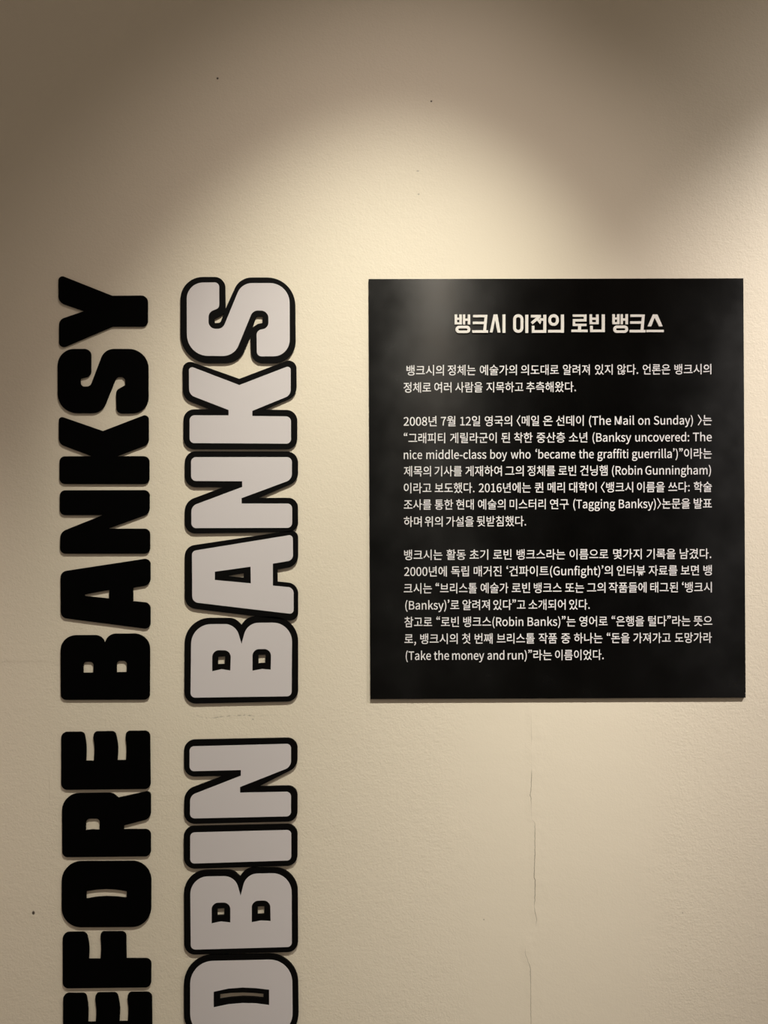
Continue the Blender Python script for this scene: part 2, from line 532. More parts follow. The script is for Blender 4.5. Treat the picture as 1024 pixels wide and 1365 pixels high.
# ------------------------------------------------------------------ the black text panel
T_PAN = 0.0050
corners = [(491.5, 372.0), (991.2, 371.0), (994.2, 930.0), (494.0, 932.0)]
pl = [(wx(x, T_PAN), wz(y, T_PAN)) for x, y in corners]
pc = centre(pl)
panel = empty('text_panel', (pc[0], 0, pc[1]))
tag(panel, 'square black text panel printed with white Korean text, right of the letters', 'panel')
link('board', prism_data('board', rel([pl], pc), 0.0, -T_PAN), M_PANEL, panel)

# raised title characters: boxes and slanted strokes, sketched in the zoomed frame of the title
KT = 150 / 1024


def R(x0, y0, x1, y1):
    return [[(x0, y0), (x1, y0), (x1, y1), (x0, y1)]]


def ring(x0, y0, x1, y1, a0, b0, a1, b1):
    ro = min(x1 - x0, y1 - y0) / 2
    ri = min(a1 - a0, b1 - b0) / 2
    return [fillet([(x0, y0, ro * .98), (x1, y0, ro * .98), (x1, y1, ro * .98), (x0, y1, ro * .98)]),
            fillet([(a0, b0, ri * .98), (a1, b0, ri * .98), (a1, b1, ri * .98), (a0, b1, ri * .98)])]


def P(*pts):
    return [list(pts)]


BAENG = [R(42, 62, 65, 153), R(85, 62, 108, 153), R(42, 92, 108, 110), R(42, 134, 108, 153), R(118, 62, 138, 153), R(161, 62, 184, 153), R(138, 100, 161, 120),
         ring(50, 165, 185, 232, 76, 189, 160, 209)]
KEU = [R(210, 66, 336, 88), P((316, 66), (341, 66), (329, 208), (303, 208)), R(208, 128, 318, 150), R(203, 206, 347, 229)]
TITLE = [
    (600, 410, BAENG),
    (600, 410, KEU),
    (600, 410, [P((398, 62), (420, 62), (388, 226), (362, 226)), P((412, 62), (432, 62), (460, 226), (433, 226), (405, 84)), R(478, 62, 505, 229)]),
    (600, 410, [ring(575, 60, 668, 229, 601, 86, 642, 203), R(686, 65, 713, 230)]),
    (600, 410, [R(737, 66, 828, 89), P((797, 80), (825, 89), (752, 152), (737, 132), (737, 130)), P((785, 108), (800, 95), (833, 128), (822, 150)), R(818, 97, 852, 119), R(850, 65, 877, 229),
                R(745, 165, 769, 229), R(745, 205, 877, 229)]),
    (600, 410, [ring(896, 60, 991, 166, 921, 87, 965, 140), R(893, 203, 1012, 227), R(1010, 63, 1038, 229)]),
    (740, 410, [R(162, 62, 287, 83), R(264, 62, 287, 126), R(162, 104, 287, 126), R(162, 104, 184, 168), R(162, 147, 287, 168), R(210, 160, 238, 205), R(150, 200, 298, 223)]),
    (740, 410, [R(315, 62, 338, 151), R(374, 62, 398, 151), R(315, 91, 398, 110), R(315, 133, 398, 151), R(426, 62, 454, 223), R(320, 165, 345, 223), R(320, 200, 454, 223)]),
    (810.4, 409.7, BAENG),
    (809.9, 409.5, KEU),
    (740, 410, [P((892, 62), (918, 62), (877, 170), (844, 170)), P((905, 62), (933, 62), (980, 170), (948, 170), (903, 82)), R(832, 202, 990, 223)]),
]
T_TITLE = T_PAN + 0.0022
for ox, oy, strokes in TITLE:
    parts = []
    for k, st in enumerate(strokes):
        ls = rel([to_wall(l, ox, oy, KT, T_TITLE) for l in st], pc)
        parts.append(prism_data('s', ls, -T_PAN, -T_TITLE - 0.00002 * k))
    link('title_character', join_data('title_character', parts), M_TITLE, panel)

# printed body text: (advance, outlines as x, y, x, y ...) in thousandths, for each character in sorted order
LINES = [
(493.3, [('뱅크시의', 541.8, 592.3), ('정체는', 596.6, 634.6), ('예술가의', 639.6, 689.6), ('의도대로', 694.4, 745.5), ('알려져', 750.3, 786.8), ('있지', 793.1, 817.3), ('않다.', 822.7, 851.3), ('언론은', 856.7, 894.0), ('뱅크시의', 899.0, 948.8)]),
(516.1, [('정체로', 537.9, 575.1), ('여러', 578.8, 602.4), ('사람을', 606.7, 643.9), ('지목하고', 648.2, 698.2), ('추측해왔다.', 701.4, 768.4)]),
(561.2, [('2008년', 537.9, 582.6), ('7월', 587.6, 607.8), ('12일', 613.4, 640.6), ('영국의', 646.0, 683.2), ('〈메일', 688.6, 719.1), ('온', 723.8, 737.3), ('선데이', 741.1, 778.7), ('(The', 785.1, 815.2), ('Mail', 819.5, 846.3), ('on', 850.6, 866.8), ('Sunday)', 871.5, 924.3), ('〉는', 930.1, 949.5)]),
(583.6, [('“그래피티', 538.2, 594.0), ('게릴라군이', 599.8, 662.6), ('된', 668.1, 680.4), ('착한', 685.1, 710.5), ('중산층', 715.2, 754.0), ('소년', 758.3, 783.6), ('(Banksy', 789.8, 842.1), ('uncovered:', 846.8, 919.4), ('The', 923.7, 949.5)]),
(605.7, [('nice', 538.2, 563.3), ('middle-class', 568.2, 648.8), ('boy', 653.5, 676.5), ('who', 680.8, 707.9), ('‘became', 713.7, 767.5), ('the', 771.6, 792.2), ('graffiti', 796.3, 838.2), ('guerrilla’)”이라는', 842.5, 949.5)]),
(627.8, [('제목의', 538.2, 575.1), ('기사를', 579.0, 616.4), ('게재하여', 620.2, 669.6), ('그의', 673.5, 698.7), ('정체를', 702.9, 740.5), ('로빈', 744.3, 768.6), ('건닝햄', 773.3, 810.5), ('(Robin', 815.8, 856.7), ('Gunningham)', 860.3, 948.4)]),
(650.2, [('이라고', 538.2, 575.5), ('보도했다.', 579.4, 633.1), ('2016년에는', 638.1, 708.3), ('퀸', 712.6, 724.9), ('메리', 729.8, 753.5), ('대학이', 758.7, 795.9), ('〈뱅크시', 800.8, 844.6), ('이름을', 849.1, 886.7), ('쓰다:', 891.0, 920.0), ('학술', 924.8, 949.5)]),
(672.3, [('조사를', 538.2, 575.5), ('통한', 579.4, 604.6), ('현대', 608.0, 632.1), ('예술의', 637.0, 674.4), ('미스터리', 679.3, 728.1), ('연구', 733.0, 758.7), ('(Tagging', 764.1, 820.6), ('Banksy)〉논문을', 824.9, 920.5), ('발표', 924.8, 949.5)]),
(694.9, [('하며', 538.2, 562.7), ('위의', 566.1, 590.6), ('가설을', 594.5, 632.1), ('뒷받침했다.', 635.3, 701.9)]),
(739.3, [('뱅크시는', 538.6, 590.2), ('활동', 595.1, 621.3), ('초기', 626.0, 651.4), ('로빈', 657.2, 682.5), ('뱅크스라는', 688.6, 754.0), ('이름으로', 759.3, 811.5), ('몇가지', 817.3, 856.0), ('기록을', 861.8, 901.1), ('남겼다.', 906.1, 948.8)]),
(761.4, [('2000년에', 538.6, 596.2), ('독립', 601.3, 625.6), ('매거진', 631.4, 669.2), ('‘건파이트(Gunfight)’의', 675.0, 817.3), ('인터뷰', 822.1, 860.7), ('자료를', 864.6, 903.7), ('보면', 907.6, 932.3), ('뱅', 937.7, 949.5)]),
(783.9, [('크시는', 538.2, 576.2), ('“브리스톨', 580.5, 636.3), ('예술가', 640.6, 678.2), ('로빈', 682.1, 707.2), ('뱅크스', 711.5, 749.2), ('또는', 753.3, 779.1), ('그의', 782.5, 807.7), ('작품들에', 811.5, 862.5), ('태그된', 866.8, 904.4), ('‘뱅크시', 909.1, 949.5)]),
(806.3, [('(Banksy)’로', 540.1, 612.7), ('알려져', 616.4, 653.5), ('있다”고', 657.4, 701.2), ('소개되어', 704.5, 754.6), ('있다.', 758.7, 786.8)]),
(828.8, [('참고로', 539.0, 576.6), ('“로빈', 581.6, 612.3), ('뱅크스(Robin', 617.4, 698.2), ('Banks)”는', 703.2, 767.9), ('영어로', 772.2, 810.5), ('“은행을', 815.2, 859.2), ('털다”라는', 864.0, 920.9), ('뜻으', 924.8, 950.1)]),
(851.2, [('로,', 539.0, 555.1), ('뱅크시의', 560.1, 610.6), ('첫', 615.9, 627.8), ('번째', 632.7, 657.2), ('브리스톨', 662.1, 713.3), ('작품', 718.0, 743.1), ('중', 747.9, 760.8), ('하나는', 765.1, 803.8), ('“돈을', 808.8, 839.9), ('가져가고', 844.2, 894.7), ('도망가라', 899.6, 949.5)]),
(873.5, [('(Take', 540.7, 575.1), ('the', 578.3, 599.2), ('money', 602.6, 646.0), ('and', 649.7, 672.9), ('run)”라는', 676.7, 736.2), ('이름이었다.', 739.9, 805.5)]),
]

GLYPHS = [
(118, [[82,-72,107,-61,81,-6,73,22,63,79,63,138,73,196,92,250,107,279,82,290,53,233,43,205,31,143,29,109,31,75,43,13,53,-16]]),
(118, [[36,-72,65,-16,75,13,88,75,89,109,88,143,75,205,65,233,36,290,11,279,26,250,46,196,56,138,56,79,46,22,37,-6,11,-61]]),
(97, [[25,-71,56,-51,74,-26,79,-10,80,7,77,28,67,42,59,46,37,44,24,29,27,8,37,-1,50,-4,42,-27,27,-40,15,-46]]),
(121, [[13,83,109,83,109,113,13,113]]),
(97, [[49,-8,67,0,75,20,67,39,49,47,30,39,23,20,30,0]]),
(194, [[97,-8,121,-4,142,8,158,27,170,54,178,88,180,129,178,170,170,204,158,230,142,249,121,260,97,264,73,260,53,249,36,230,24,204,17,170,15,129,17,88,24,54,36,27,53,8,73,-4], [97,24,85,27,74,35,65,48,57,69,53,95,51,129,53,163,57,189,65,209,74,223,85,230,97,233,110,230,121,223,130,209,137,189,142,163,143,129,142,95,137,69,130,48,121,35,110,27]]),
(194, [[28,-3,175,-3,175,30,123,30,123,260,95,260,71,249,39,241,39,215,85,215,85,30,28,30]]),
(194, [[12,-3,180,-3,180,31,70,29,119,79,139,106,155,133,164,159,168,186,165,208,158,227,146,243,131,254,112,262,90,264,59,259,34,246,10,224,33,201,50,219,67,229,86,232,100,231,119,219,125,209,130,185,127,163,118,139,102,113,79,85,12,20]]),
(194, [[105,-8,126,-5,144,3,160,16,172,34,180,55,182,79,180,104,173,125,162,141,147,153,129,160,97,161,76,154,53,136,56,163,62,190,72,210,85,223,100,230,123,231,143,223,157,211,179,235,150,257,114,264,89,261,66,250,46,231,30,204,20,168,17,123,20,83,28,51,42,25,60,7,81,-4], [54,102,70,120,87,130,103,132,127,126,135,118,145,95,144,63,134,38,116,25,105,24,91,26,79,33,70,44,62,59]]),
(194, [[66,-3,105,-3,114,89,122,127,135,163,154,198,181,236,181,260,14,260,14,226,136,226,99,162,85,126,76,88]]),
(194, [[98,-8,121,-5,141,2,158,12,171,26,179,43,181,62,180,79,168,106,148,125,138,130,160,155,171,179,170,212,163,230,152,244,138,254,120,261,99,264,79,261,61,255,47,245,35,231,28,215,25,195,30,170,44,149,60,135,50,130,28,109,15,81,13,64,16,44,24,27,37,12,54,2,75,-5], [115,143,77,163,62,182,60,195,65,216,79,229,88,232,110,232,120,228,128,221,138,203,136,174,128,157], [98,22,72,28,54,44,49,54,47,67,52,88,64,107,80,121,126,99,136,89,142,77,145,63,139,42,123,28]]),
(97, [[49,134,67,141,75,161,67,181,49,189,30,181,23,161,30,141], [49,-8,67,0,75,20,67,39,49,47,30,39,23,20,30,0]]),
(230, [[32,-3,145,-1,169,6,189,16,204,32,214,51,217,75,210,107,191,128,178,135,165,139,165,136,185,148,192,158,201,181,200,215,191,232,177,245,158,253,136,258,32,260], [71,151,71,228,125,227,140,224,159,212,163,202,163,178,151,161,125,152], [71,29,71,120,133,118,150,115,172,101,177,90,179,76,177,61,172,50,162,41,132,30]]),
(241, [[136,-8,153,-7,184,1,208,15,218,24,218,136,128,136,128,103,183,103,183,40,172,33,148,27,115,30,94,39,78,54,66,74,59,99,57,129,59,159,67,183,79,203,95,218,116,227,139,230,170,223,195,204,216,230,184,254,155,263,138,264,105,260,76,248,51,228,33,201,21,167,17,128,21,89,33,55,51,29,75,9,103,-3]]),
(284, [[32,-3,67,-3,67,167,63,215,60,215,129,23,155,23,224,215,220,215,216,154,216,-3,252,-3,252,260,208,260,158,120,141,69,144,69,76,260,32,260]]),
(222, [[71,138,71,227,129,226,155,218,163,210,168,199,168,170,163,159,155,150,129,139], [174,-3,218,-3,152,111,180,124,192,135,201,149,206,165,208,185,205,210,196,229,182,243,163,253,141,258,32,260,32,-3,71,-3,71,106,112,106]]),
(209, [[106,-8,132,-5,154,3,172,14,185,30,194,48,197,68,195,86,189,102,170,124,86,165,71,177,66,185,66,205,77,220,85,225,110,230,131,227,150,219,168,205,189,230,177,241,153,255,125,263,110,264,87,262,67,255,50,244,37,230,29,213,26,193,28,175,34,160,55,138,146,92,156,77,156,55,145,38,135,32,107,27,70,35,36,60,13,33,27,20,55,3,88,-6]]),
(210, [[86,-3,124,-3,124,226,202,226,202,260,8,260,8,226,86,226]]),
(197, [[76,-8,111,1,137,20,140,-3,172,-3,170,140,165,159,156,176,143,188,125,195,103,198,73,194,48,184,25,171,40,144,68,159,98,165,120,159,131,143,134,123,70,110,47,100,31,86,21,69,18,49,20,33,25,19,34,7,46,-1], [85,24,69,27,59,36,55,51,56,62,62,71,88,86,134,96,134,48,110,30]]),
(216, [[116,-8,138,-4,158,5,176,20,189,41,198,67,202,98,199,126,193,150,182,170,166,185,146,195,112,197,90,190,66,175,67,282,29,282,29,-3,60,-3,63,17,87,-1], [111,25,90,30,67,43,67,141,92,159,115,165,130,163,142,157,151,147,157,134,162,98,160,76,155,58,147,44,137,34,125,28]]),
(179, [[107,-8,141,-1,173,19,155,45,133,30,110,25,94,27,81,34,70,44,61,58,54,95,56,115,62,132,70,146,82,156,95,163,111,165,130,161,149,147,169,173,143,191,110,198,85,195,63,186,43,171,28,150,19,125,15,95,18,65,27,40,42,19,60,5,82,-4]]),
(217, [[97,-8,130,1,149,13,156,19,153,19,156,-3,188,-3,188,282,150,282,151,179,122,195,101,198,79,195,59,185,41,170,28,150,19,124,16,95,18,65,26,40,38,19,54,5,74,-5], [104,25,89,28,77,34,68,43,56,74,54,95,56,115,70,146,80,156,93,163,107,165,128,161,150,147,150,50,128,31]]),
(194, [[109,-8,145,-2,176,14,162,40,130,26,96,26,82,32,71,41,62,54,53,85,180,85,182,106,180,132,173,154,162,173,146,186,127,195,103,198,81,195,60,185,42,170,28,150,19,125,15,95,18,65,28,40,43,20,62,5,84,-4], [53,113,62,141,70,152,80,160,104,166,117,165,136,152,143,142,148,113]]),
(114, [[9,161,34,161,34,-3,72,-3,72,161,113,161,113,193,72,193,73,231,78,246,89,254,103,254,120,248,128,279,99,286,75,284,60,278,49,268,41,255,36,239,34,193,9,191]]),
(197, [[96,-91,124,-88,149,-81,168,-70,183,-56,192,-40,196,-22,194,-7,188,6,178,15,164,22,147,25,70,29,59,39,60,52,68,63,91,57,115,59,133,66,148,76,159,90,166,107,169,126,167,143,157,163,192,163,192,193,123,193,96,198,77,196,59,189,44,179,32,165,25,147,22,127,26,105,35,87,47,75,33,62,27,47,28,25,43,7,28,-4,18,-20,15,-37,18,-53,26,-66,38,-77,54,-84], [96,85,86,86,70,96,60,115,59,127,60,139,70,158,77,164,96,169,106,167,123,158,132,139,134,127,132,115,122,96,106,86], [101,-62,72,-59,55,-48,50,-41,49,-27,61,-7,66,-3,134,-6,154,-15,158,-27,151,-44,132,-57]]),
(213, [[29,-3,67,-3,67,137,92,157,116,164,127,163,141,153,148,132,149,-3,187,-3,187,121,181,162,172,178,161,189,145,196,126,198,101,193,80,182,66,170,67,282,29,282]]),
(96, [[29,-3,67,-3,67,193,29,193], [48,226,66,233,73,251,66,268,48,274,31,268,24,251,31,233]]),
(193, [[29,-3,67,-3,67,49,99,87,153,-3,195,-3,122,113,188,193,144,193,64,93,67,93,67,282,29,282]]),
(99, [[66,-8,88,-4,82,26,72,25,68,32,67,282,29,282,30,25,38,5,45,-2]]),
(324, [[29,-3,67,-3,67,137,91,157,112,164,122,163,136,153,143,132,144,-3,182,-3,182,137,206,157,227,164,237,163,252,153,259,132,260,-3,297,-3,296,143,291,162,283,178,271,189,256,196,225,197,203,187,175,164,166,180,158,188,136,197,121,198,110,197,88,188,61,165,64,165,61,193,29,193]]),
(214, [[29,-3,67,-3,67,137,92,157,116,164,127,163,141,153,148,132,149,-3,187,-3,186,143,181,162,172,178,161,189,145,196,113,197,90,188,61,165,64,165,61,193,29,193]]),
(212, [[106,-8,130,-4,151,5,170,19,184,40,194,65,197,95,194,125,184,150,170,171,151,186,130,195,106,198,83,195,61,186,42,171,28,150,19,125,15,95,19,65,28,40,42,19,61,5,83,-4], [106,25,92,27,79,34,69,44,56,75,54,95,56,115,69,146,79,156,92,163,106,165,121,163,133,156,144,146,157,115,158,95,157,75,144,44,133,34,121,27]]),
(136, [[29,-3,67,-3,67,122,81,146,97,159,112,163,133,159,140,193,116,198,95,193,75,179,61,158,64,158,61,193,29,193]]),
(164, [[82,-8,103,-5,121,0,135,10,146,22,152,36,154,52,151,69,145,82,134,93,74,120,57,136,55,143,59,155,69,164,88,167,102,165,131,149,150,174,121,191,87,198,67,196,50,190,37,182,27,170,21,156,19,141,21,125,28,113,37,103,62,89,96,75,112,64,117,50,114,37,103,27,94,24,72,24,54,29,26,47,7,21,42,0]]),
(132, [[92,-8,131,0,123,31,106,25,90,25,83,28,75,39,73,58,73,161,124,161,124,193,73,193,73,247,40,247,37,193,6,191,6,161,35,161,35,59,40,24,47,11,58,1,73,-5]]),
(213, [[88,-8,101,-6,124,2,144,18,152,27,149,27,151,-3,184,-3,184,193,146,193,146,56,122,33,97,26,87,27,72,37,66,58,65,193,26,193,26,70,33,28,41,12,53,1,69,-5]]),
(182, [[71,-3,113,-3,182,193,144,193,91,29,93,29,40,193,0,193]]),
(281, [[60,-3,102,-3,134,119,142,154,139,154,179,-3,223,-3,276,193,239,193,208,72,199,30,202,30,159,193,123,193,86,54,81,30,84,30,44,193,6,193]]),
(182, [[36,-85,54,-83,69,-76,82,-65,102,-35,182,193,145,193,110,86,95,34,97,34,40,193,0,193,78,-1,64,-34,51,-48,34,-53,17,-49,9,-80]]),
(350, [[337,282,327,301,303,284,286,261,281,247,280,221,288,205,302,196,318,196,334,208,336,227,330,239,319,245,302,244,319,269]]),
(350, [[13,211,23,192,48,209,64,232,69,246,70,272,62,288,48,297,32,297,16,285,14,266,20,254,31,248,48,249,44,247,31,224]]),
(350, [[274,282,263,301,239,284,222,261,217,247,217,221,224,205,238,196,254,196,270,208,272,227,266,239,255,245,238,244,255,269], [341,282,331,301,306,284,289,261,284,247,284,221,292,205,305,196,321,196,337,208,339,227,333,239,322,245,305,244,322,269]]),
(350, [[77,211,87,192,111,209,128,232,133,246,134,272,126,288,112,297,96,297,80,285,78,266,84,254,95,248,112,249,108,247,95,224], [9,211,20,192,44,209,61,232,66,246,66,272,59,288,45,297,29,297,13,285,11,266,17,254,28,248,45,249,41,247,28,224]]),
(350, [[336,-21,237,133,336,287,309,300,202,133,309,-34]]),
(350, [[14,-21,41,-34,148,133,41,300,14,287,113,133]]),
(322, [[229,293,229,-30,264,-30,264,134,314,134,314,164,264,164,264,293], [31,259,31,228,147,228,141,196,128,163,110,132,85,105,55,80,15,56,35,29,83,58,120,91,148,128,168,168,179,211,183,259]]),
(322, [[185,284,185,-15,218,-15,218,135,255,135,255,-30,289,-30,289,293,255,293,255,165,218,165,218,284], [27,252,27,222,121,222,117,193,108,163,94,135,74,109,49,85,13,62,34,37,76,66,107,97,130,132,145,169,153,208,156,252]]),
(322, [[172,165,172,135,246,135,246,-30,281,-30,281,293,246,293,246,165], [28,258,28,229,143,229,138,197,127,164,109,133,85,106,55,81,13,57,32,29,82,59,119,92,147,128,165,168,176,211,179,258]]),
(322, [[177,195,177,165,246,165,246,52,281,52,281,292,246,292,246,195], [35,268,35,238,146,238,141,215,128,190,109,168,84,148,55,132,18,117,33,88,78,107,114,129,144,157,166,189,180,225,185,268], [75,82,75,-23,289,-23,289,7,110,7,110,82]]),
(322, [[256,293,256,-30,289,-30,289,293], [28,252,28,222,121,222,116,194,107,164,92,136,72,110,47,86,13,63,34,37,57,52,93,83,107,99,129,134,190,134,190,-14,223,-14,223,284,190,284,190,163,142,163,152,203,156,252]]),
(322, [[246,292,246,240,181,240,184,272,36,272,36,242,146,242,140,221,128,198,109,177,85,159,55,144,17,131,31,103,67,115,96,129,121,145,143,165,160,187,172,210,246,210,246,174,164,174,164,144,246,144,246,106,281,106,281,292], [211,103,211,78,206,52,192,26,169,5,147,25,133,50,129,64,128,103,94,103,92,63,78,33,51,9,29,-1,47,-28,64,-20,89,-2,110,28,130,-3,154,-22,170,-30,185,-22,208,-2,228,29,250,-2,275,-20,292,-28,311,-1,289,9,261,32,247,62,245,103]]),
(322, [[45,261,45,231,238,231,236,164,225,81,261,77,271,162,273,261], [126,157,126,44,15,44,15,14,307,14,307,44,161,44,161,157]]),
(322, [[15,136,15,106,142,106,142,-31,177,-31,177,106,307,106,307,136,261,136,268,193,269,272,50,272,50,242,234,242,233,193,225,136]]),
(322, [[44,83,44,53,237,53,237,-30,272,-30,272,83,178,83,178,135,308,135,308,164,263,164,269,211,271,278,51,278,51,248,236,248,235,225,228,164,15,164,15,135,143,135,143,83]]),
(322, [[15,153,15,123,145,123,145,47,179,47,179,123,308,123,308,153,263,153,269,204,271,276,51,276,51,246,236,248,235,204,228,153], [51,82,51,-23,277,-23,277,7,86,7,86,82]]),
(322, [[15,46,15,16,307,16,307,46], [46,259,46,229,234,229,232,158,221,71,256,67,267,158,268,259]]),
(322, [[245,293,245,-30,280,-30,280,293], [33,258,33,229,151,229,146,196,134,163,115,132,90,105,59,80,17,56,36,28,86,57,124,90,153,127,172,167,184,210,187,258]]),
(322, [[229,293,229,-30,264,-30,264,136,314,136,314,166,264,166,264,293], [27,77,27,50,129,53,209,65,205,95,128,84,62,80,62,261,27,261]]),
(322, [[61,96,61,-26,266,-26,266,96], [232,67,232,4,95,4,95,67], [231,292,231,107,266,107,266,190,313,190,313,220,266,220,266,292], [30,159,30,131,130,134,209,146,205,176,129,165,65,162,65,276,30,276]]),
(322, [[156,191,156,161,246,161,246,52,281,52,281,292,246,292,246,251,156,251,156,222,246,222,246,191], [72,78,72,-23,289,-23,289,7,107,7,107,78], [33,126,33,99,128,101,203,111,199,141,129,132,68,129,68,269,33,269]]),
(322, [[15,127,15,97,307,97,307,127,178,127,178,167,274,167,274,196,88,196,88,281,53,281,53,167,143,167,143,127], [51,77,51,-23,276,-23,276,7,86,7,86,77]]),
(322, [[14,131,14,102,307,102,307,131], [53,281,53,168,274,168,274,197,88,197,88,281], [51,76,51,-23,276,-23,276,7,86,7,86,76]]),
(322, [[245,293,245,97,279,97,279,293], [172,101,141,99,114,93,92,84,76,71,66,55,62,35,66,16,76,0,92,-13,114,-22,141,-28,172,-30,203,-28,229,-22,251,-13,267,0,277,16,281,35,277,55,267,71,251,84,229,93,203,99], [172,71,212,66,237,54,243,45,246,35,243,25,227,10,194,1,150,1,116,10,99,25,97,35,99,45,116,61,150,70], [34,152,34,124,143,128,221,139,216,170,142,158,69,155,69,272,34,272]]),
(322, [[229,293,229,-31,264,-31,264,137,316,137,316,168,264,168,264,293], [28,262,28,48,135,50,209,59,205,90,135,81,63,79,63,232,181,232,181,262]]),
(322, [[184,286,184,-14,217,-14,217,136,255,136,255,-30,289,-30,289,293,255,293,255,165,217,165,217,286], [26,254,26,48,112,49,170,58,166,88,113,80,61,78,61,224,149,224,149,254]]),
(322, [[255,293,255,-30,289,-30,289,293], [192,285,192,172,124,172,124,142,192,142,192,-14,225,-14,225,285], [26,254,26,46,114,48,170,56,166,86,115,78,61,76,61,224,151,224,151,254]]),
(322, [[51,267,51,115,143,115,143,40,15,40,15,10,308,10,308,40,178,40,178,115,274,115,274,144,86,144,86,237,271,237,271,267]]),
(322, [[46,80,46,51,237,51,237,-33,272,-33,272,80], [51,280,51,166,143,166,143,135,15,135,15,105,307,105,307,135,178,135,178,166,274,166,274,196,86,196,86,250,271,250,271,280]]),
(322, [[51,276,51,161,143,161,143,126,15,126,15,96,307,96,307,126,178,126,178,161,274,161,274,191,86,191,86,247,271,247,271,276], [51,74,51,-23,276,-23,276,7,86,7,86,74]]),
(322, [[160,90,101,83,79,75,63,63,52,48,49,30,52,12,63,-3,79,-15,101,-23,160,-30,219,-23,241,-15,258,-3,268,12,272,30,268,48,258,63,241,75,219,83], [160,61,202,57,228,46,234,39,236,30,234,21,217,7,183,0,138,0,103,7,86,21,84,30,86,39,103,53,138,60], [51,278,51,167,143,167,143,136,15,136,15,107,307,107,307,136,178,136,178,167,273,167,273,196,85,196,85,249,271,249,271,278]]),
(322, [[243,293,243,-31,279,-31,279,293], [21,38,122,40,232,50,228,78,140,71,140,126,207,126,207,156,74,156,74,233,206,233,206,262,40,262,40,126,104,126,104,69,16,68]]),
(322, [[245,292,245,50,280,50,280,292], [21,89,121,92,227,101,225,129,140,122,140,159,203,159,203,189,79,189,79,242,200,242,200,272,44,272,44,159,105,159,105,121,15,119], [69,71,69,-23,290,-23,290,7,104,7,104,71]]),
(322, [[243,293,243,58,278,58,278,293], [46,277,46,171,202,171,202,201,81,201,81,247,202,247,202,277], [20,116,99,117,99,63,134,63,134,118,229,127,227,154,119,147,15,146], [162,90,158,56,148,40,132,26,111,14,86,5,55,-1,68,-29,94,-24,137,-7,155,4,179,30,203,4,221,-7,264,-24,289,-29,303,-1,272,5,247,14,227,26,210,40,200,56,197,90]]),
(322, [[15,160,15,131,307,131,307,160], [53,282,53,180,273,180,273,209,87,209,87,253,269,253,269,282], [50,0,50,-26,279,-26,279,3,84,3,84,29,270,29,270,109,49,109,49,80,235,80,235,57,50,57]]),
(322, [[165,263,165,116,285,116,285,146,200,146,200,233,282,233,282,263], [143,107,143,40,15,40,15,10,308,10,308,40,177,40,177,107], [39,144,39,116,107,118,158,126,155,156,110,149,74,147,74,233,152,233,152,262,39,262]]),
(322, [[15,141,15,111,307,111,307,141], [167,277,167,164,282,164,282,193,202,193,202,248,279,248,279,277], [41,190,41,164,110,165,163,173,159,203,114,195,77,193,77,248,155,248,155,277,41,277], [143,92,139,60,129,43,113,28,92,15,67,6,36,-1,49,-29,75,-24,118,-6,136,6,161,34,185,6,203,-6,246,-24,272,-29,286,-1,255,6,230,15,209,28,193,43,182,60,178,92]]),
(322, [[229,293,229,-31,264,-31,264,136,316,136,316,167,264,167,264,293], [27,263,27,233,141,233,141,173,27,173,27,46,136,48,211,58,207,88,135,78,62,76,62,143,176,143,176,263]]),
(322, [[61,88,61,-26,266,-26,266,88], [232,59,232,4,95,4,95,59], [231,292,231,97,266,97,266,181,313,181,313,211,266,211,266,292], [27,275,27,246,142,246,142,211,28,211,28,114,135,116,210,125,206,154,134,146,63,144,63,182,176,182,176,275]]),
(322, [[24,258,24,228,115,228,115,171,25,171,25,45,107,47,171,55,168,85,109,77,59,76,59,141,149,141,149,258], [184,286,184,-14,217,-14,217,138,255,138,255,-30,289,-30,289,293,255,293,255,168,217,168,217,286]]),
(322, [[186,171,186,141,246,141,246,-31,281,-31,281,293,246,293,246,171], [25,263,25,233,138,233,138,176,26,176,26,45,130,47,201,56,198,86,130,78,61,76,61,146,173,146,173,263]]),
(322, [[182,134,182,104,246,104,246,-31,281,-31,281,293,246,293,246,220,184,220,184,190,246,190,246,134], [25,264,25,234,135,234,135,174,26,174,26,43,123,45,196,53,193,83,124,75,61,73,61,145,170,145,170,264]]),
(322, [[50,119,50,92,143,92,143,39,15,39,15,9,308,9,308,39,178,39,178,92,279,92,279,122,85,122,85,167,272,167,272,269,50,269,50,239,237,239,237,196,50,196]]),
(322, [[46,70,46,41,237,41,237,-27,272,-27,272,70], [51,172,51,145,143,145,143,118,14,118,14,88,307,88,307,118,178,118,178,145,277,145,277,175,86,175,86,201,271,201,271,285,51,285,51,255,236,255,236,229,51,229]]),
(322, [[51,166,51,140,143,140,143,112,14,112,14,82,307,82,307,112,178,112,178,140,277,140,277,169,86,169,86,198,271,198,271,282,51,282,51,253,236,253,236,225,51,225], [52,67,52,-27,278,-27,278,3,87,3,87,67]]),
(322, [[50,119,50,93,95,93,95,39,15,39,15,9,308,9,308,39,230,39,230,93,279,93,279,122,85,122,85,167,272,167,272,269,50,269,50,239,237,239,237,197,50,197], [129,39,129,93,196,93,196,39]]),
(322, [[14,146,14,117,307,117,307,146], [49,-2,49,-26,282,-26,282,1,84,1,84,24,272,24,272,98,48,98,48,71,237,71,237,50,49,50], [51,187,51,163,276,163,276,190,86,190,86,211,271,211,271,283,51,283,51,256,236,256,236,237,51,237]]),
(322, [[14,129,14,100,307,100,307,129], [53,77,53,-26,271,-26,271,77], [236,47,236,4,87,4,87,47], [51,176,51,150,277,150,277,179,86,179,86,204,271,204,271,285,51,285,51,256,236,256,236,231,51,231]]),
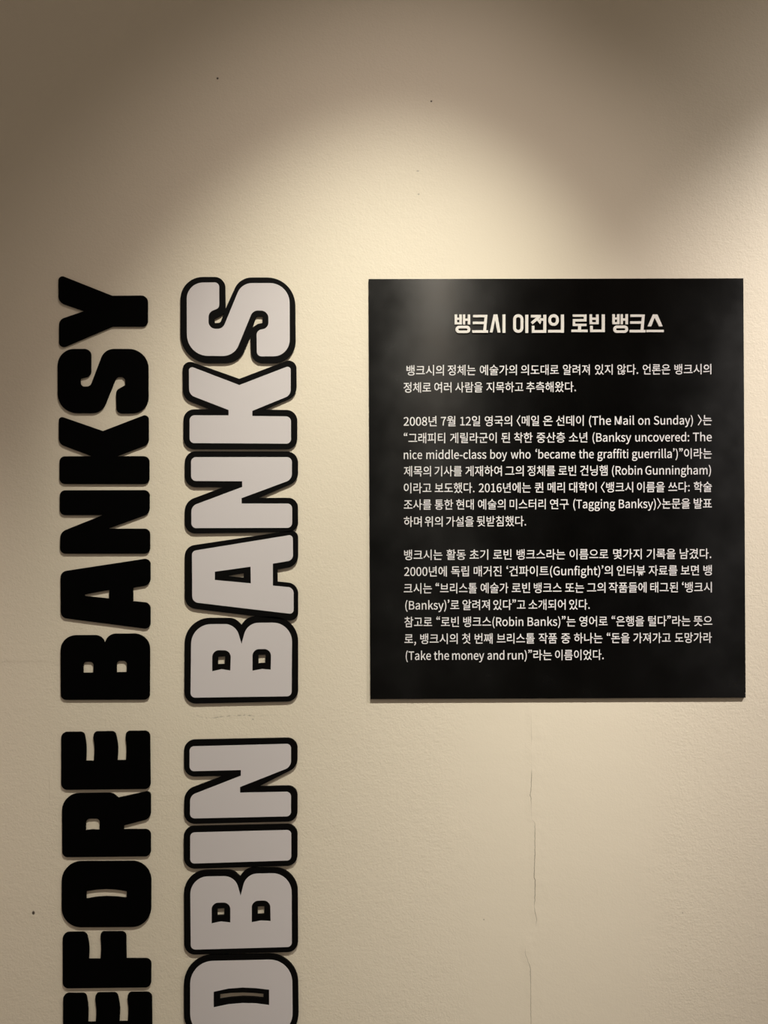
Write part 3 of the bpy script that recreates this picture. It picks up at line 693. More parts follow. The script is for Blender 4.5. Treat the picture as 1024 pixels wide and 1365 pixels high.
(322, [[245,293,245,-31,280,-31,280,293], [32,263,32,233,149,233,149,174,33,174,33,46,141,48,225,58,221,88,140,78,68,76,68,144,184,144,184,263]]),
(322, [[245,293,245,120,280,120,280,293], [30,278,30,249,146,249,146,220,31,220,31,132,141,134,216,142,212,170,140,163,65,161,65,193,181,193,181,278], [70,-1,70,-27,291,-27,291,2,105,2,105,31,280,31,280,112,69,112,69,83,245,83,245,58,70,58]]),
(322, [[245,292,245,112,280,112,280,292], [69,102,69,-26,280,-26,280,102,245,102,245,65,104,65,104,102], [104,36,245,36,245,4,104,4], [30,277,30,247,145,247,145,214,31,214,31,119,139,121,217,129,212,159,138,151,65,149,65,185,180,185,180,277]]),
(322, [[27,268,27,126,179,126,179,268], [145,239,145,156,62,156,62,239], [162,95,132,93,106,88,85,79,69,66,59,51,55,33,59,14,69,-2,85,-14,106,-23,132,-28,162,-30,193,-28,219,-23,240,-14,256,-2,266,14,269,33,266,51,256,66,240,79,219,88,193,93], [162,65,202,61,227,50,233,42,235,33,233,23,216,9,184,1,141,1,108,9,92,23,90,33,92,42,108,56,141,64], [231,293,231,100,266,100,266,184,313,184,313,214,266,214,266,293]]),
(322, [[26,256,26,55,153,55,153,256], [119,227,119,84,59,84,59,227], [185,286,185,-14,219,-14,219,137,256,137,256,-30,290,-30,290,293,256,293,256,167,219,167,219,286]]),
(322, [[119,227,119,84,59,84,59,227], [256,293,256,-30,290,-30,290,293], [193,286,193,173,153,173,153,256,26,256,26,55,153,55,153,143,193,143,193,-14,226,-14,226,286]]),
(322, [[143,232,143,79,62,79,62,232], [177,187,246,187,246,129,177,129], [246,293,246,217,177,217,177,261,27,261,27,50,177,50,177,100,246,100,246,-31,281,-31,281,293]]),
(322, [[145,235,145,140,64,140,64,235], [179,207,246,207,246,169,179,169], [246,292,246,237,179,237,179,265,29,265,29,111,179,111,179,139,246,139,246,55,281,55,281,292], [72,82,72,-23,288,-23,288,7,107,7,107,82]]),
(322, [[147,244,147,162,64,162,64,244], [181,219,246,219,246,188,181,188], [246,293,246,248,181,248,181,273,29,273,29,133,181,133,181,159,246,159,246,104,281,104,281,293], [160,120,160,89,67,89,67,61,159,61,156,50,146,36,129,23,84,4,53,-2,65,-29,91,-24,135,-8,153,3,178,27,202,3,220,-8,262,-24,288,-29,300,-2,270,4,225,24,209,37,199,50,196,61,288,61,288,89,195,89,195,120]]),
(322, [[235,250,235,195,86,195,86,250], [46,76,46,46,236,46,236,-30,271,-30,271,76], [15,132,15,102,307,102,307,132,178,132,178,166,270,166,270,279,51,279,51,166,143,166,143,132]]),
(322, [[51,278,51,161,270,161,270,278], [235,248,235,190,86,190,86,248], [14,131,14,101,145,101,145,37,180,37,180,101,307,101,307,131], [51,73,51,-23,275,-23,275,7,86,7,86,73]]),
(322, [[32,261,32,49,184,49,184,261], [150,232,150,79,67,79,67,232], [245,293,245,-31,280,-31,280,293]]),
(322, [[27,275,27,121,180,121,180,275,145,275,145,226,62,226,62,275], [62,197,145,197,145,150,62,150], [231,293,231,101,266,101,266,186,313,186,313,216,266,216,266,293], [62,1,62,-26,275,-26,275,4,97,4,97,60,269,60,269,90,62,90]]),
(322, [[27,279,27,135,180,135,180,279,145,279,145,234,62,234,62,279], [62,205,145,205,145,165,62,165], [231,293,231,123,266,123,266,194,313,194,313,224,266,224,266,293], [60,0,60,-27,278,-27,278,3,94,3,94,31,266,31,266,114,59,114,59,85,232,85,232,59,60,59]]),
(322, [[29,269,29,117,157,117,157,269,124,269,124,220,62,220,62,269], [62,191,124,191,124,146,62,146], [180,91,123,84,101,75,85,64,75,49,72,30,75,13,85,-2,101,-14,123,-23,180,-30,238,-23,259,-14,275,-2,286,13,289,30,286,49,275,64,259,75,238,84], [180,62,220,58,246,47,252,39,254,30,252,22,235,8,202,0,158,0,125,8,108,22,106,30,108,39,125,53,158,61], [186,286,186,102,219,102,219,178,254,178,254,93,287,93,287,292,254,292,254,208,219,208,219,286]]),
(322, [[65,187,144,187,144,135,65,135], [30,271,30,106,179,106,179,173,246,173,246,52,281,52,281,292,246,292,246,203,179,203,179,271,144,271,144,216,65,216,65,271], [72,81,72,-23,288,-23,288,7,107,7,107,81]]),
(322, [[83,184,238,184,238,132,83,132], [48,270,48,102,143,102,143,40,15,40,15,10,308,10,308,40,178,40,178,102,273,102,273,270,238,270,238,214,83,214,83,270]]),
(322, [[51,280,51,139,271,139,271,280,236,280,236,238,85,238,85,280], [85,208,236,208,236,169,85,169], [14,108,14,78,86,78,86,-30,122,-30,122,78,200,78,200,-30,235,-30,235,78,307,78,307,108]]),
(322, [[15,42,15,12,308,12,308,42], [48,270,48,99,273,99,273,270,238,270,238,211,83,211,83,270], [83,182,238,182,238,128,83,128]]),
(322, [[31,270,31,107,185,107,185,270,150,270,150,217,66,217,66,270], [66,188,150,188,150,137,66,137], [245,292,245,52,280,52,280,292], [68,82,68,-23,288,-23,288,7,103,7,103,82]]),
(322, [[92,265,92,206,89,177,81,149,69,123,52,100,33,81,9,64,30,36,50,49,81,81,93,100,110,137,125,103,138,84,168,55,187,43,208,70,184,86,166,104,150,127,137,151,129,178,127,206,127,265], [229,293,229,-30,264,-30,264,134,316,134,316,164,264,164,264,293]]),
(322, [[92,273,90,208,83,186,71,167,56,150,37,136,12,124,31,96,51,105,82,129,95,144,111,173,127,147,139,134,169,112,188,103,206,132,182,143,163,156,148,172,137,190,129,210,127,231,127,273], [231,293,231,53,266,53,266,165,313,165,313,196,266,196,266,293], [64,81,64,-23,280,-23,280,7,99,7,99,81]]),
(322, [[246,292,246,218,177,218,177,188,246,188,246,50,281,50,281,292], [94,273,91,208,84,186,73,166,57,149,39,134,13,122,32,94,53,104,84,128,96,144,112,173,127,147,139,133,169,110,188,101,207,129,183,141,164,154,149,171,138,189,131,209,129,231,129,273], [72,82,72,-23,288,-23,288,7,107,7,107,82]]),
(322, [[246,293,246,235,177,235,177,205,246,205,246,123,281,123,281,293], [72,0,72,-26,293,-26,293,3,106,3,106,31,281,31,281,113,71,113,71,84,246,84,246,59,72,59], [94,282,91,228,84,208,72,190,57,174,38,161,13,150,31,122,52,130,83,153,96,167,112,195,127,170,140,158,169,137,188,129,207,157,182,167,164,180,149,195,138,212,131,230,128,282]]),
(322, [[142,118,142,41,15,41,15,11,308,11,308,41,177,41,177,118], [141,271,141,244,137,219,124,196,105,176,82,159,56,146,24,137,40,107,67,115,113,139,133,156,150,176,160,193,170,176,187,156,207,139,253,115,280,107,295,137,264,146,237,159,214,176,195,196,182,219,178,244,178,271]]),
(322, [[143,291,139,259,127,243,109,229,87,217,61,208,29,203,41,175,68,180,114,197,134,209,160,236,187,209,207,197,253,180,280,175,292,203,260,208,234,217,212,229,194,243,183,259,178,291], [50,-1,50,-27,279,-27,279,2,84,2,84,27,270,27,270,106,178,106,178,131,307,131,307,161,15,161,15,131,143,131,143,106,49,106,49,77,235,77,235,55,50,55]]),
(322, [[15,43,15,12,308,12,308,43], [141,271,141,244,137,218,124,194,106,173,82,155,56,142,25,132,41,103,67,111,113,137,133,154,150,174,160,191,170,174,186,154,206,136,252,111,278,103,295,132,263,142,237,155,214,173,195,194,182,218,178,244,178,271]]),
(322, [[245,293,245,-31,280,-31,280,293], [98,265,98,206,95,176,86,148,73,121,57,98,37,79,11,64,33,35,53,47,86,79,99,99,116,136,133,101,146,82,178,53,198,41,219,69,194,84,174,102,157,125,144,150,136,177,133,206,133,265]]),
(322, [[15,42,15,12,307,12,307,42], [205,267,205,224,200,192,185,161,161,137,136,161,121,193,116,224,116,267,81,267,81,224,73,189,52,155,37,141,16,128,35,101,52,111,76,133,98,169,119,131,144,108,160,98,177,108,202,131,223,167,244,132,269,111,286,102,305,128,283,140,268,154,247,187,240,224,240,267]]),
(322, [[105,275,82,272,62,265,44,253,31,238,23,220,20,199,23,177,31,159,44,144,62,132,82,125,105,122,128,125,149,132,166,144,179,159,187,177,190,199,187,220,179,238,166,253,149,265,128,272], [105,245,119,243,141,231,154,211,156,199,154,186,141,165,119,154,105,152,91,154,69,165,56,186,54,199,56,211,69,231,91,243], [215,66,198,64,171,53,161,43,155,32,153,18,155,4,161,-8,171,-17,198,-28,232,-28,247,-24,268,-8,274,4,276,18,274,32,268,43,247,60], [215,39,237,33,244,24,244,12,237,3,223,-2,199,0,189,7,186,24,199,36], [231,293,231,129,266,129,266,191,313,191,313,221,266,221,266,293], [47,100,47,-22,103,-20,150,-9,144,20,120,13,82,8,82,100], [198,127,198,99,133,99,133,71,297,71,297,99,232,99,232,127]]),
(322, [[105,281,82,279,61,272,44,261,31,246,23,228,20,208,23,187,31,169,44,155,61,144,82,137,105,134,128,137,149,144,166,155,179,169,187,187,190,208,187,228,179,246,166,261,149,272,128,279], [105,251,119,250,141,239,154,220,156,208,154,196,141,176,119,165,105,164,91,165,69,176,56,196,55,208,56,220,69,239,91,250], [231,293,231,126,266,126,266,194,313,194,313,224,266,224,266,293], [60,0,60,-26,278,-26,278,3,94,3,94,33,266,33,266,116,59,116,59,87,232,87,232,60,60,60]]),
(322, [[102,236,115,234,127,226,136,215,149,178,150,155,149,131,136,95,127,83,115,76,102,73,89,76,77,83,68,95,55,131,54,155,55,178,68,215,77,226,89,234], [246,293,246,172,183,172,179,197,170,221,158,241,142,256,123,265,102,268,79,264,59,254,43,237,30,214,23,187,20,155,23,123,30,95,43,72,59,55,79,45,102,41,124,44,143,54,159,70,171,90,180,116,183,142,246,142,246,-31,281,-31,281,293]]),
(322, [[104,240,118,239,140,227,153,205,155,191,153,177,140,155,118,142,104,141,90,142,68,155,55,177,53,191,55,205,68,227,90,239], [104,272,81,269,61,262,44,249,31,233,22,213,19,191,22,168,31,149,44,132,61,120,81,112,104,109,125,112,143,118,159,128,172,142,182,158,186,175,246,175,246,53,281,53,281,292,246,292,246,205,187,205,183,222,173,239,160,253,144,263,125,270], [73,82,73,-23,290,-23,290,7,108,7,108,82]]),
(322, [[104,244,118,243,140,231,152,210,154,197,152,184,140,164,118,152,104,150,90,152,68,164,55,184,53,197,55,210,68,231,90,243], [212,100,211,66,208,53,193,27,170,6,148,25,134,51,131,64,129,100,95,100,94,63,79,34,52,10,31,0,48,-27,65,-19,90,-1,112,29,132,-3,155,-22,171,-29,186,-21,210,-2,229,30,251,-1,277,-19,294,-27,312,0,290,10,263,33,249,62,247,100], [246,293,246,213,186,213,182,229,172,244,159,257,143,267,125,273,104,275,81,272,61,265,44,253,31,238,23,219,20,197,23,176,31,157,44,142,61,130,81,123,104,120,125,122,143,128,160,138,173,151,182,167,186,183,246,183,246,106,281,106,281,293]]),
(322, [[256,293,256,-30,290,-30,290,293], [89,233,99,231,108,224,116,212,125,177,127,153,125,129,116,93,108,82,99,75,89,73,78,75,69,82,62,93,53,129,51,153,53,177,62,212,69,224,78,231], [89,266,68,262,51,252,37,235,27,213,21,185,18,153,21,121,27,93,37,71,51,54,68,43,89,39,108,43,125,52,139,67,149,88,156,113,159,140,193,140,193,-14,226,-14,226,286,193,286,193,169,159,169,156,195,149,219,138,239,124,254,108,263]]),
(322, [[102,236,115,234,127,226,136,215,149,178,150,155,149,131,136,95,127,83,115,76,102,73,89,76,77,83,68,95,55,131,54,155,55,178,68,215,77,226,89,234], [180,192,246,192,246,122,181,122,184,155], [246,293,246,222,170,222,153,246,142,255,117,267,102,268,79,264,59,254,43,237,30,214,23,187,20,155,23,123,30,95,43,72,59,55,79,45,102,41,117,43,144,55,156,65,172,92,246,92,246,-31,281,-31,281,293]]),
(322, [[104,240,118,239,140,226,153,204,155,190,153,176,140,153,118,141,104,139,90,141,67,153,55,176,53,190,55,204,67,226,90,239], [246,213,246,167,185,167,188,190,185,213], [104,272,81,270,61,262,43,249,31,233,22,213,19,190,22,167,31,147,44,131,61,118,81,110,104,108,142,116,170,137,246,137,246,52,281,52,281,292,246,292,246,243,170,243,142,264], [73,82,73,-23,290,-23,290,7,108,7,108,82]]),
(322, [[104,243,118,241,140,230,153,209,155,195,153,182,140,161,118,150,104,148,90,150,67,161,55,182,53,195,55,209,67,230,90,241], [174,98,143,96,117,90,95,81,79,69,69,53,65,34,69,15,79,-1,95,-13,117,-22,143,-28,174,-30,204,-28,231,-22,252,-13,268,-1,279,15,282,34,279,53,268,69,252,81,231,90,204,96], [174,69,196,68,229,59,246,44,248,34,246,24,229,9,196,1,152,1,119,9,102,24,100,34,102,44,108,52,133,64], [185,217,246,217,246,174,185,174,188,195], [246,293,246,247,169,247,142,266,117,273,81,271,61,264,44,252,31,236,22,217,19,195,22,174,31,155,44,139,61,127,81,120,104,117,142,125,169,144,246,144,246,99,281,99,281,293]]),
(322, [[256,293,256,-30,290,-30,290,293], [89,233,99,231,108,224,116,212,126,177,127,153,126,129,116,93,108,82,99,75,89,73,78,75,69,82,62,93,52,129,51,153,52,177,62,212,69,224,78,231], [193,186,193,120,157,120,160,153,157,186], [88,266,68,262,51,252,37,235,27,213,21,185,18,153,21,121,27,93,37,71,51,54,68,43,88,39,102,41,126,53,136,63,149,89,193,89,193,-14,227,-14,227,286,193,286,193,216,150,216,136,242,126,252,102,264]]),
(322, [[160,254,183,252,219,243,230,236,237,227,239,217,237,207,230,198,219,191,183,182,137,182,102,191,91,198,84,207,82,217,84,227,91,236,118,249], [160,283,128,281,100,275,78,266,61,253,50,237,46,217,49,199,59,183,74,170,93,161,143,151,143,124,15,124,15,94,307,94,307,124,178,124,178,151,228,161,247,170,262,183,272,199,275,217,271,237,260,253,243,266,220,275,193,281], [51,74,51,-23,275,-23,275,7,86,7,86,74]]),
(322, [[113,254,139,250,148,245,159,230,159,211,148,197,139,192,113,187,99,188,78,197,67,211,67,230,78,245,99,253], [231,292,231,94,266,94,266,177,312,177,312,207,266,207,266,292], [205,86,204,62,195,36,186,24,164,5,142,24,133,36,124,62,123,86,88,86,87,60,73,31,46,9,24,0,42,-27,58,-20,83,-3,105,26,125,-4,148,-22,164,-30,179,-22,203,-3,222,27,244,-3,269,-20,286,-27,304,0,282,9,255,31,241,59,239,86], [113,282,91,280,71,274,55,265,43,253,35,238,32,221,34,205,41,191,51,180,64,170,96,161,96,137,14,136,18,107,114,109,220,120,217,147,132,139,132,161,163,171,176,180,186,191,192,205,194,221,191,238,184,253,171,265,155,274,135,280]]),
(322, [[119,286,76,280,60,273,48,263,40,250,38,236,40,221,48,208,60,198,96,187,141,187,177,198,189,208,197,221,200,236,197,250,189,263,177,273,161,280], [119,260,145,257,161,248,166,236,161,223,145,215,119,211,93,215,76,223,71,236,76,248,93,257], [17,146,100,146,100,99,134,99,134,148,228,157,225,181,117,174,13,173], [182,142,182,117,245,117,245,100,280,100,280,292,245,292,245,142], [62,-2,62,-27,290,-27,290,1,97,1,97,23,280,23,280,94,61,94,61,68,245,68,245,48,62,48]]),
(322, [[121,278,98,275,78,269,61,259,48,245,40,229,37,209,40,190,48,174,61,160,78,150,98,143,121,141,144,143,164,150,181,160,194,174,202,190,205,209,202,229,194,245,181,259,164,269,144,275], [121,248,147,243,165,229,169,220,171,209,165,190,147,176,135,173,121,171,95,176,78,190,73,199,73,220,85,237,107,246], [245,292,245,-30,280,-30,280,292], [18,90,105,92,105,-21,140,-21,140,94,231,105,228,133,117,122,13,121]]),
(322, [[160,272,129,269,100,261,77,248,58,230,47,208,42,182,47,156,58,134,77,116,100,103,129,94,160,92,192,94,221,103,244,116,263,134,274,156,279,182,274,208,263,230,244,248,221,261,192,269], [160,243,184,241,204,235,221,226,234,214,242,199,245,182,242,165,234,150,221,138,204,129,184,123,160,121,137,123,117,129,100,138,87,150,79,165,76,182,79,199,87,214,100,226,117,235,137,241], [15,42,15,12,308,12,308,42]]),
(322, [[15,126,15,96,307,96,307,126], [160,282,128,280,100,274,78,265,61,252,50,235,46,216,50,196,61,180,78,167,100,157,128,151,160,149,193,151,220,157,243,167,260,180,271,196,275,216,271,235,260,252,243,265,220,274,193,280], [160,252,183,251,219,242,230,235,237,226,239,216,237,205,230,197,219,189,183,180,137,180,102,189,91,197,84,205,82,216,84,226,91,235,118,248], [51,74,51,-23,275,-23,275,7,86,7,86,74]]),
(322, [[160,287,100,281,77,273,60,261,50,247,46,229,50,212,60,197,77,186,100,178,160,171,221,178,244,186,261,197,271,212,275,229,271,247,261,261,244,273,221,281], [160,259,184,258,219,251,237,238,239,229,237,221,219,208,184,200,137,200,102,208,84,221,82,229,84,238,91,245,117,255], [15,156,15,127,307,127,307,156], [50,-1,50,-27,279,-27,279,2,84,2,84,28,270,28,270,106,49,106,49,78,235,78,235,56,50,56]]),
(322, [[120,269,96,267,75,260,57,248,44,232,35,214,32,192,35,170,44,151,57,136,75,124,96,117,120,114,144,117,165,124,183,136,196,151,205,170,208,192,205,214,196,232,183,248,165,260,144,267], [120,238,135,237,159,225,172,205,173,192,172,179,159,158,135,147,120,146,105,147,82,158,69,179,67,192,69,205,82,225,105,237], [243,293,243,-31,279,-31,279,293], [21,39,156,43,232,53,228,80,154,73,16,69]]),
(322, [[245,293,245,-31,280,-31,280,293], [110,268,86,264,66,254,49,237,37,214,29,187,26,155,29,123,37,95,49,72,66,55,86,45,110,41,133,45,153,55,170,72,182,95,190,123,193,155,190,187,182,214,170,237,153,254,133,264], [110,236,123,234,135,226,145,215,157,178,159,155,157,131,145,95,135,83,123,76,110,73,96,76,84,83,74,95,62,131,60,155,62,178,74,214,84,226,96,234]]),
(322, [[245,292,245,55,280,55,280,292], [107,270,84,267,63,260,46,248,33,231,24,212,21,189,24,167,33,147,46,131,63,119,84,111,107,108,130,111,151,119,168,131,181,147,190,167,193,189,190,212,181,231,168,248,151,260,130,267], [107,239,121,237,144,225,157,203,158,189,157,175,144,154,121,142,107,140,93,142,71,154,58,175,56,189,58,203,71,225,93,237], [71,85,71,-23,290,-23,290,7,106,7,106,85]]),
(322, [[106,281,83,279,63,272,46,261,33,246,24,228,21,208,24,187,33,169,46,155,63,144,83,137,106,135,130,137,150,144,167,155,180,169,188,187,191,208,188,228,180,246,167,261,150,272,130,279], [106,251,120,249,143,239,155,220,157,208,155,196,143,177,120,166,106,164,92,166,70,177,58,196,56,208,58,220,70,239,92,249], [245,293,245,124,280,124,280,293], [70,0,70,-26,291,-26,291,3,104,3,104,32,280,32,280,115,69,115,69,86,245,86,245,60,70,60]]),
(322, [[245,292,245,106,280,106,280,292], [107,274,84,272,63,264,46,253,33,237,24,218,21,197,24,175,33,157,46,141,63,130,84,123,107,120,131,123,151,130,168,141,182,157,190,175,193,197,190,218,182,237,168,253,151,264,131,272], [107,243,121,242,144,230,157,210,158,197,157,184,144,163,121,152,107,150,93,152,70,163,58,184,56,197,58,210,70,230,93,242], [211,98,209,66,206,53,191,27,168,7,146,26,132,51,128,64,127,98,93,98,91,63,77,34,50,10,28,0,46,-27,63,-19,88,-1,110,29,129,-2,153,-21,169,-29,184,-21,208,-2,227,30,249,-1,275,-19,292,-27,310,0,288,10,261,33,247,62,245,98]]),
(322, [[20,260,20,230,93,230,90,166,81,140,68,115,52,92,32,73,8,58,29,30,48,42,80,74,93,93,110,130,127,97,140,79,170,49,190,37,210,65,186,80,166,98,150,120,138,143,130,168,127,230,197,230,197,260], [229,293,229,-30,264,-30,264,134,316,134,316,165,264,165,264,293]]),
(322, [[54,85,54,55,231,55,231,-30,266,-30,266,85], [22,271,22,241,93,241,90,210,83,190,71,171,56,155,37,141,12,130,30,102,51,111,82,134,95,148,111,176,126,151,138,138,168,117,188,108,206,136,181,147,163,160,148,175,137,193,130,212,128,241,197,241,197,271], [231,293,231,96,266,96,266,179,313,179,313,209,266,209,266,293]]),
(322, [[187,286,187,-14,221,-14,221,134,256,134,256,-30,290,-30,290,293,256,293,256,165,221,165,221,286], [19,255,19,225,80,225,80,204,78,173,72,145,63,119,50,96,33,77,10,61,32,34,50,47,76,76,86,94,98,128,110,98,120,82,145,56,162,45,183,72,160,88,144,105,131,126,122,150,116,176,114,225,171,225,171,255]]),
(322, [[174,94,143,92,116,87,95,78,79,66,69,50,65,32,69,13,79,-2,95,-14,116,-23,143,-28,174,-30,205,-28,231,-23,252,-14,269,-2,279,13,282,32,279,50,269,66,252,78,231,87,205,92], [174,65,196,64,229,56,245,41,247,32,245,23,229,8,196,0,152,0,119,8,102,23,100,32,102,41,108,49,133,61], [246,293,246,210,184,210,184,180,246,180,246,98,281,98,281,293], [25,269,25,240,95,240,92,210,85,190,74,171,58,154,39,140,14,128,33,100,53,109,85,133,97,148,114,177,129,152,141,139,171,117,191,109,209,137,184,148,166,161,151,176,140,194,133,213,130,240,200,240,200,269]]),
(322, [[255,293,255,-30,289,-30,289,293], [192,285,192,179,140,179,140,149,192,149,192,-14,225,-14,225,285], [19,255,19,226,79,226,79,200,77,172,71,144,62,118,48,95,32,76,9,58,31,32,48,45,74,76,84,94,97,129,109,97,118,80,143,52,161,39,182,66,160,82,143,101,130,123,115,173,113,226,170,226,170,255]]),
(322, [[183,136,183,106,246,106,246,-30,281,-30,281,293,246,293,246,204,183,204,183,173,246,173,246,136], [24,260,24,230,95,230,95,197,92,169,84,141,71,115,54,92,35,73,11,57,34,30,53,43,84,76,97,96,113,134,130,99,142,81,173,50,192,38,213,65,189,81,170,100,154,122,141,147,133,172,130,230,201,230,201,260]]),
(322, [[143,117,143,40,15,40,15,10,308,10,308,40,178,40,178,117], [38,264,38,234,143,234,138,207,126,185,107,165,84,149,58,136,27,128,42,99,68,107,114,130,134,146,151,165,161,182,171,165,188,147,208,131,254,108,281,101,296,129,265,137,238,149,215,165,196,185,183,207,179,234,283,234,283,264]]),
(322, [[160,59,202,55,228,45,234,37,236,29,234,21,217,7,183,0,138,0,103,7,86,21,84,29,86,37,103,51,138,58], [15,144,15,115,143,115,143,87,94,79,75,71,61,60,52,46,49,29,52,11,63,-3,79,-15,101,-23,128,-28,192,-28,219,-23,241,-15,258,-3,268,11,272,29,269,46,260,60,245,71,226,79,178,87,178,115,307,115,307,144], [41,278,41,248,138,248,134,236,123,222,106,209,60,191,29,186,42,157,70,162,117,179,136,192,152,206,160,219,169,206,185,192,204,179,251,162,279,157,292,186,261,191,215,209,198,222,187,236,183,248,281,248,281,278]]),
(322, [[245,293,245,-30,280,-30,280,293], [25,260,25,230,98,230,95,166,87,139,74,114,57,92,38,73,13,58,34,30,54,42,86,73,99,93,116,130,134,96,147,78,179,49,200,37,219,65,194,80,175,97,158,118,145,142,137,167,134,230,207,230,207,260]]),
(322, [[245,292,245,54,280,54,280,292], [26,266,26,236,99,236,96,201,89,181,77,162,62,146,43,132,17,121,36,93,56,102,88,125,101,140,117,168,134,142,146,129,178,108,198,99,216,127,190,138,171,150,156,166,144,183,137,202,134,236,206,236,206,266], [71,82,71,-23,290,-23,290,7,106,7,106,82]]),
(322, [[199,286,199,-14,232,-14,232,134,260,134,260,-30,294,-30,294,293,260,293,260,163,232,163,232,286], [106,254,106,225,125,225,125,195,121,140,117,121,104,90,91,123,87,143,83,195,83,225,102,225,102,254,19,254,19,225,52,225,51,174,44,129,36,107,25,87,7,69,28,44,40,56,55,78,67,113,77,77,92,53,104,41,116,53,131,76,142,112,153,77,169,55,181,44,201,69,183,87,172,106,164,128,157,173,156,225,187,225,187,254]]),
(322, [[54,83,54,53,231,53,231,-31,266,-31,266,83], [94,294,94,254,23,254,23,224,94,224,94,221,91,201,84,182,73,165,57,150,39,138,13,127,31,99,51,107,83,129,95,142,111,168,127,145,140,132,170,113,190,105,207,133,182,143,164,155,149,169,138,185,131,202,128,224,198,224,198,254,129,254,129,294], [231,293,231,93,266,93,266,178,313,178,313,208,266,208,266,293]]),
(322, [[61,90,61,-26,266,-26,266,90], [232,61,232,4,96,4,96,61], [94,294,94,255,23,255,23,226,94,226,94,224,91,204,84,186,72,169,57,155,38,143,13,132,30,104,51,113,82,133,95,147,111,172,127,149,140,137,170,118,190,110,207,138,182,148,149,173,138,189,131,206,128,226,198,226,198,255,129,255,129,294], [231,293,231,99,266,99,266,182,313,182,313,212,266,212,266,293]]),
(322, [[94,294,94,255,23,255,23,226,94,226,94,222,91,201,84,182,73,164,58,149,39,136,14,125,32,97,52,106,83,128,96,142,112,169,128,145,140,133,170,113,190,106,207,133,182,144,164,155,149,170,138,186,131,203,128,226,198,226,198,255,129,255,129,294], [246,293,246,203,183,203,183,173,246,173,246,67,281,67,281,293], [158,94,155,65,144,47,127,31,106,17,82,7,51,-1,65,-29,91,-23,134,-4,152,10,176,39,200,9,218,-4,261,-23,287,-29,302,-1,271,7,246,17,225,30,208,46,198,65,194,94]]),
(322, [[255,293,255,-30,289,-30,289,293], [192,285,192,168,144,168,144,137,192,137,192,-14,225,-14,225,285], [79,281,79,234,20,234,20,204,79,204,79,192,71,141,62,117,49,95,33,77,10,60,31,33,49,46,74,75,84,92,96,124,109,95,119,79,145,52,162,40,182,67,160,82,144,100,131,120,115,167,113,204,171,204,171,234,113,234,113,281]]),
(322, [[143,112,143,40,15,40,15,10,308,10,308,40,178,40,178,112], [143,286,143,242,41,242,41,213,142,213,139,193,128,173,111,156,88,141,62,130,29,122,43,94,70,101,116,120,135,134,161,165,186,134,206,120,251,101,279,94,293,122,259,130,233,141,211,156,194,173,182,193,179,213,280,213,280,242,178,242,178,286]]),
(322, [[15,101,15,71,143,71,143,-31,178,-31,178,71,307,71,307,101], [143,293,143,253,42,253,42,224,142,224,139,209,128,192,110,177,88,164,63,154,31,147,44,119,71,124,116,142,135,155,161,183,186,155,205,143,250,124,277,119,290,147,258,154,233,164,211,177,193,192,182,209,179,224,279,224,279,253,178,253,178,293]]),
(322, [[15,133,15,103,307,103,307,133], [46,75,46,46,236,46,236,-30,271,-30,271,75], [44,261,44,232,141,232,137,219,126,205,109,193,62,177,30,172,42,144,69,148,116,163,135,173,160,198,186,173,205,163,251,148,279,144,291,172,258,177,211,193,195,205,184,219,180,232,278,232,278,261,178,261,178,293,143,293,143,261]]),
(322, [[15,132,15,102,307,102,307,132], [160,81,101,75,79,68,63,57,52,43,49,26,52,9,63,-5,79,-16,101,-23,160,-30,220,-23,241,-16,258,-5,268,9,272,26,268,43,258,57,241,68,220,75], [160,53,202,50,228,40,234,33,236,26,234,18,217,6,183,-1,137,-1,103,6,86,18,86,33,103,46,137,52], [44,262,44,232,141,232,137,220,126,207,109,195,62,179,30,174,41,146,69,150,115,164,135,175,160,200,186,175,205,164,252,150,280,146,291,174,259,179,212,195,195,207,184,220,180,232,278,232,278,262,178,262,178,293,143,293,143,262]]),
(322, [[245,292,245,99,280,99,280,292], [69,89,69,-26,280,-26,280,89], [246,59,246,4,104,4,104,59], [100,294,100,255,29,255,29,226,100,225,98,205,90,186,79,169,63,154,44,141,19,131,36,103,57,111,89,133,102,146,118,173,135,149,148,137,180,117,201,110,217,138,192,147,173,159,157,173,145,189,138,207,135,226,206,226,206,255,135,255,135,294]]),
(322, [[243,293,243,48,278,48,278,293], [19,113,109,115,109,59,144,59,144,117,228,125,226,153,191,150,198,206,199,272,42,272,42,242,165,242,165,230,165,215,35,209,40,179,162,188,161,177,155,148,14,144], [60,78,60,-23,287,-23,287,7,94,7,94,78]]),
(322, [[15,44,15,14,307,14,307,44], [49,260,49,231,237,231,237,172,40,164,45,134,235,144,223,64,258,61,270,148,272,260]]),
(322, [[27,256,27,48,115,49,172,57,169,87,116,80,61,78,61,143,153,143,153,172,61,172,61,227,158,227,158,256], [186,286,186,-14,220,-14,220,136,256,136,256,-30,290,-30,290,293,256,293,256,165,220,165,220,286]]),
(322, [[181,173,181,143,246,143,246,-31,281,-31,281,293,246,293,246,173], [29,264,29,45,134,47,204,56,200,85,134,77,64,75,64,145,168,145,168,175,64,175,64,234,182,234,182,264]]),
(322, [[31,273,31,128,133,129,198,136,195,166,134,159,65,157,65,188,171,188,171,216,65,216,65,243,179,243,179,273], [246,293,246,220,186,220,186,190,246,190,246,116,281,116,281,293], [72,-1,72,-27,293,-27,293,2,106,2,106,27,281,27,281,107,71,107,71,78,246,78,246,55,72,55]]),
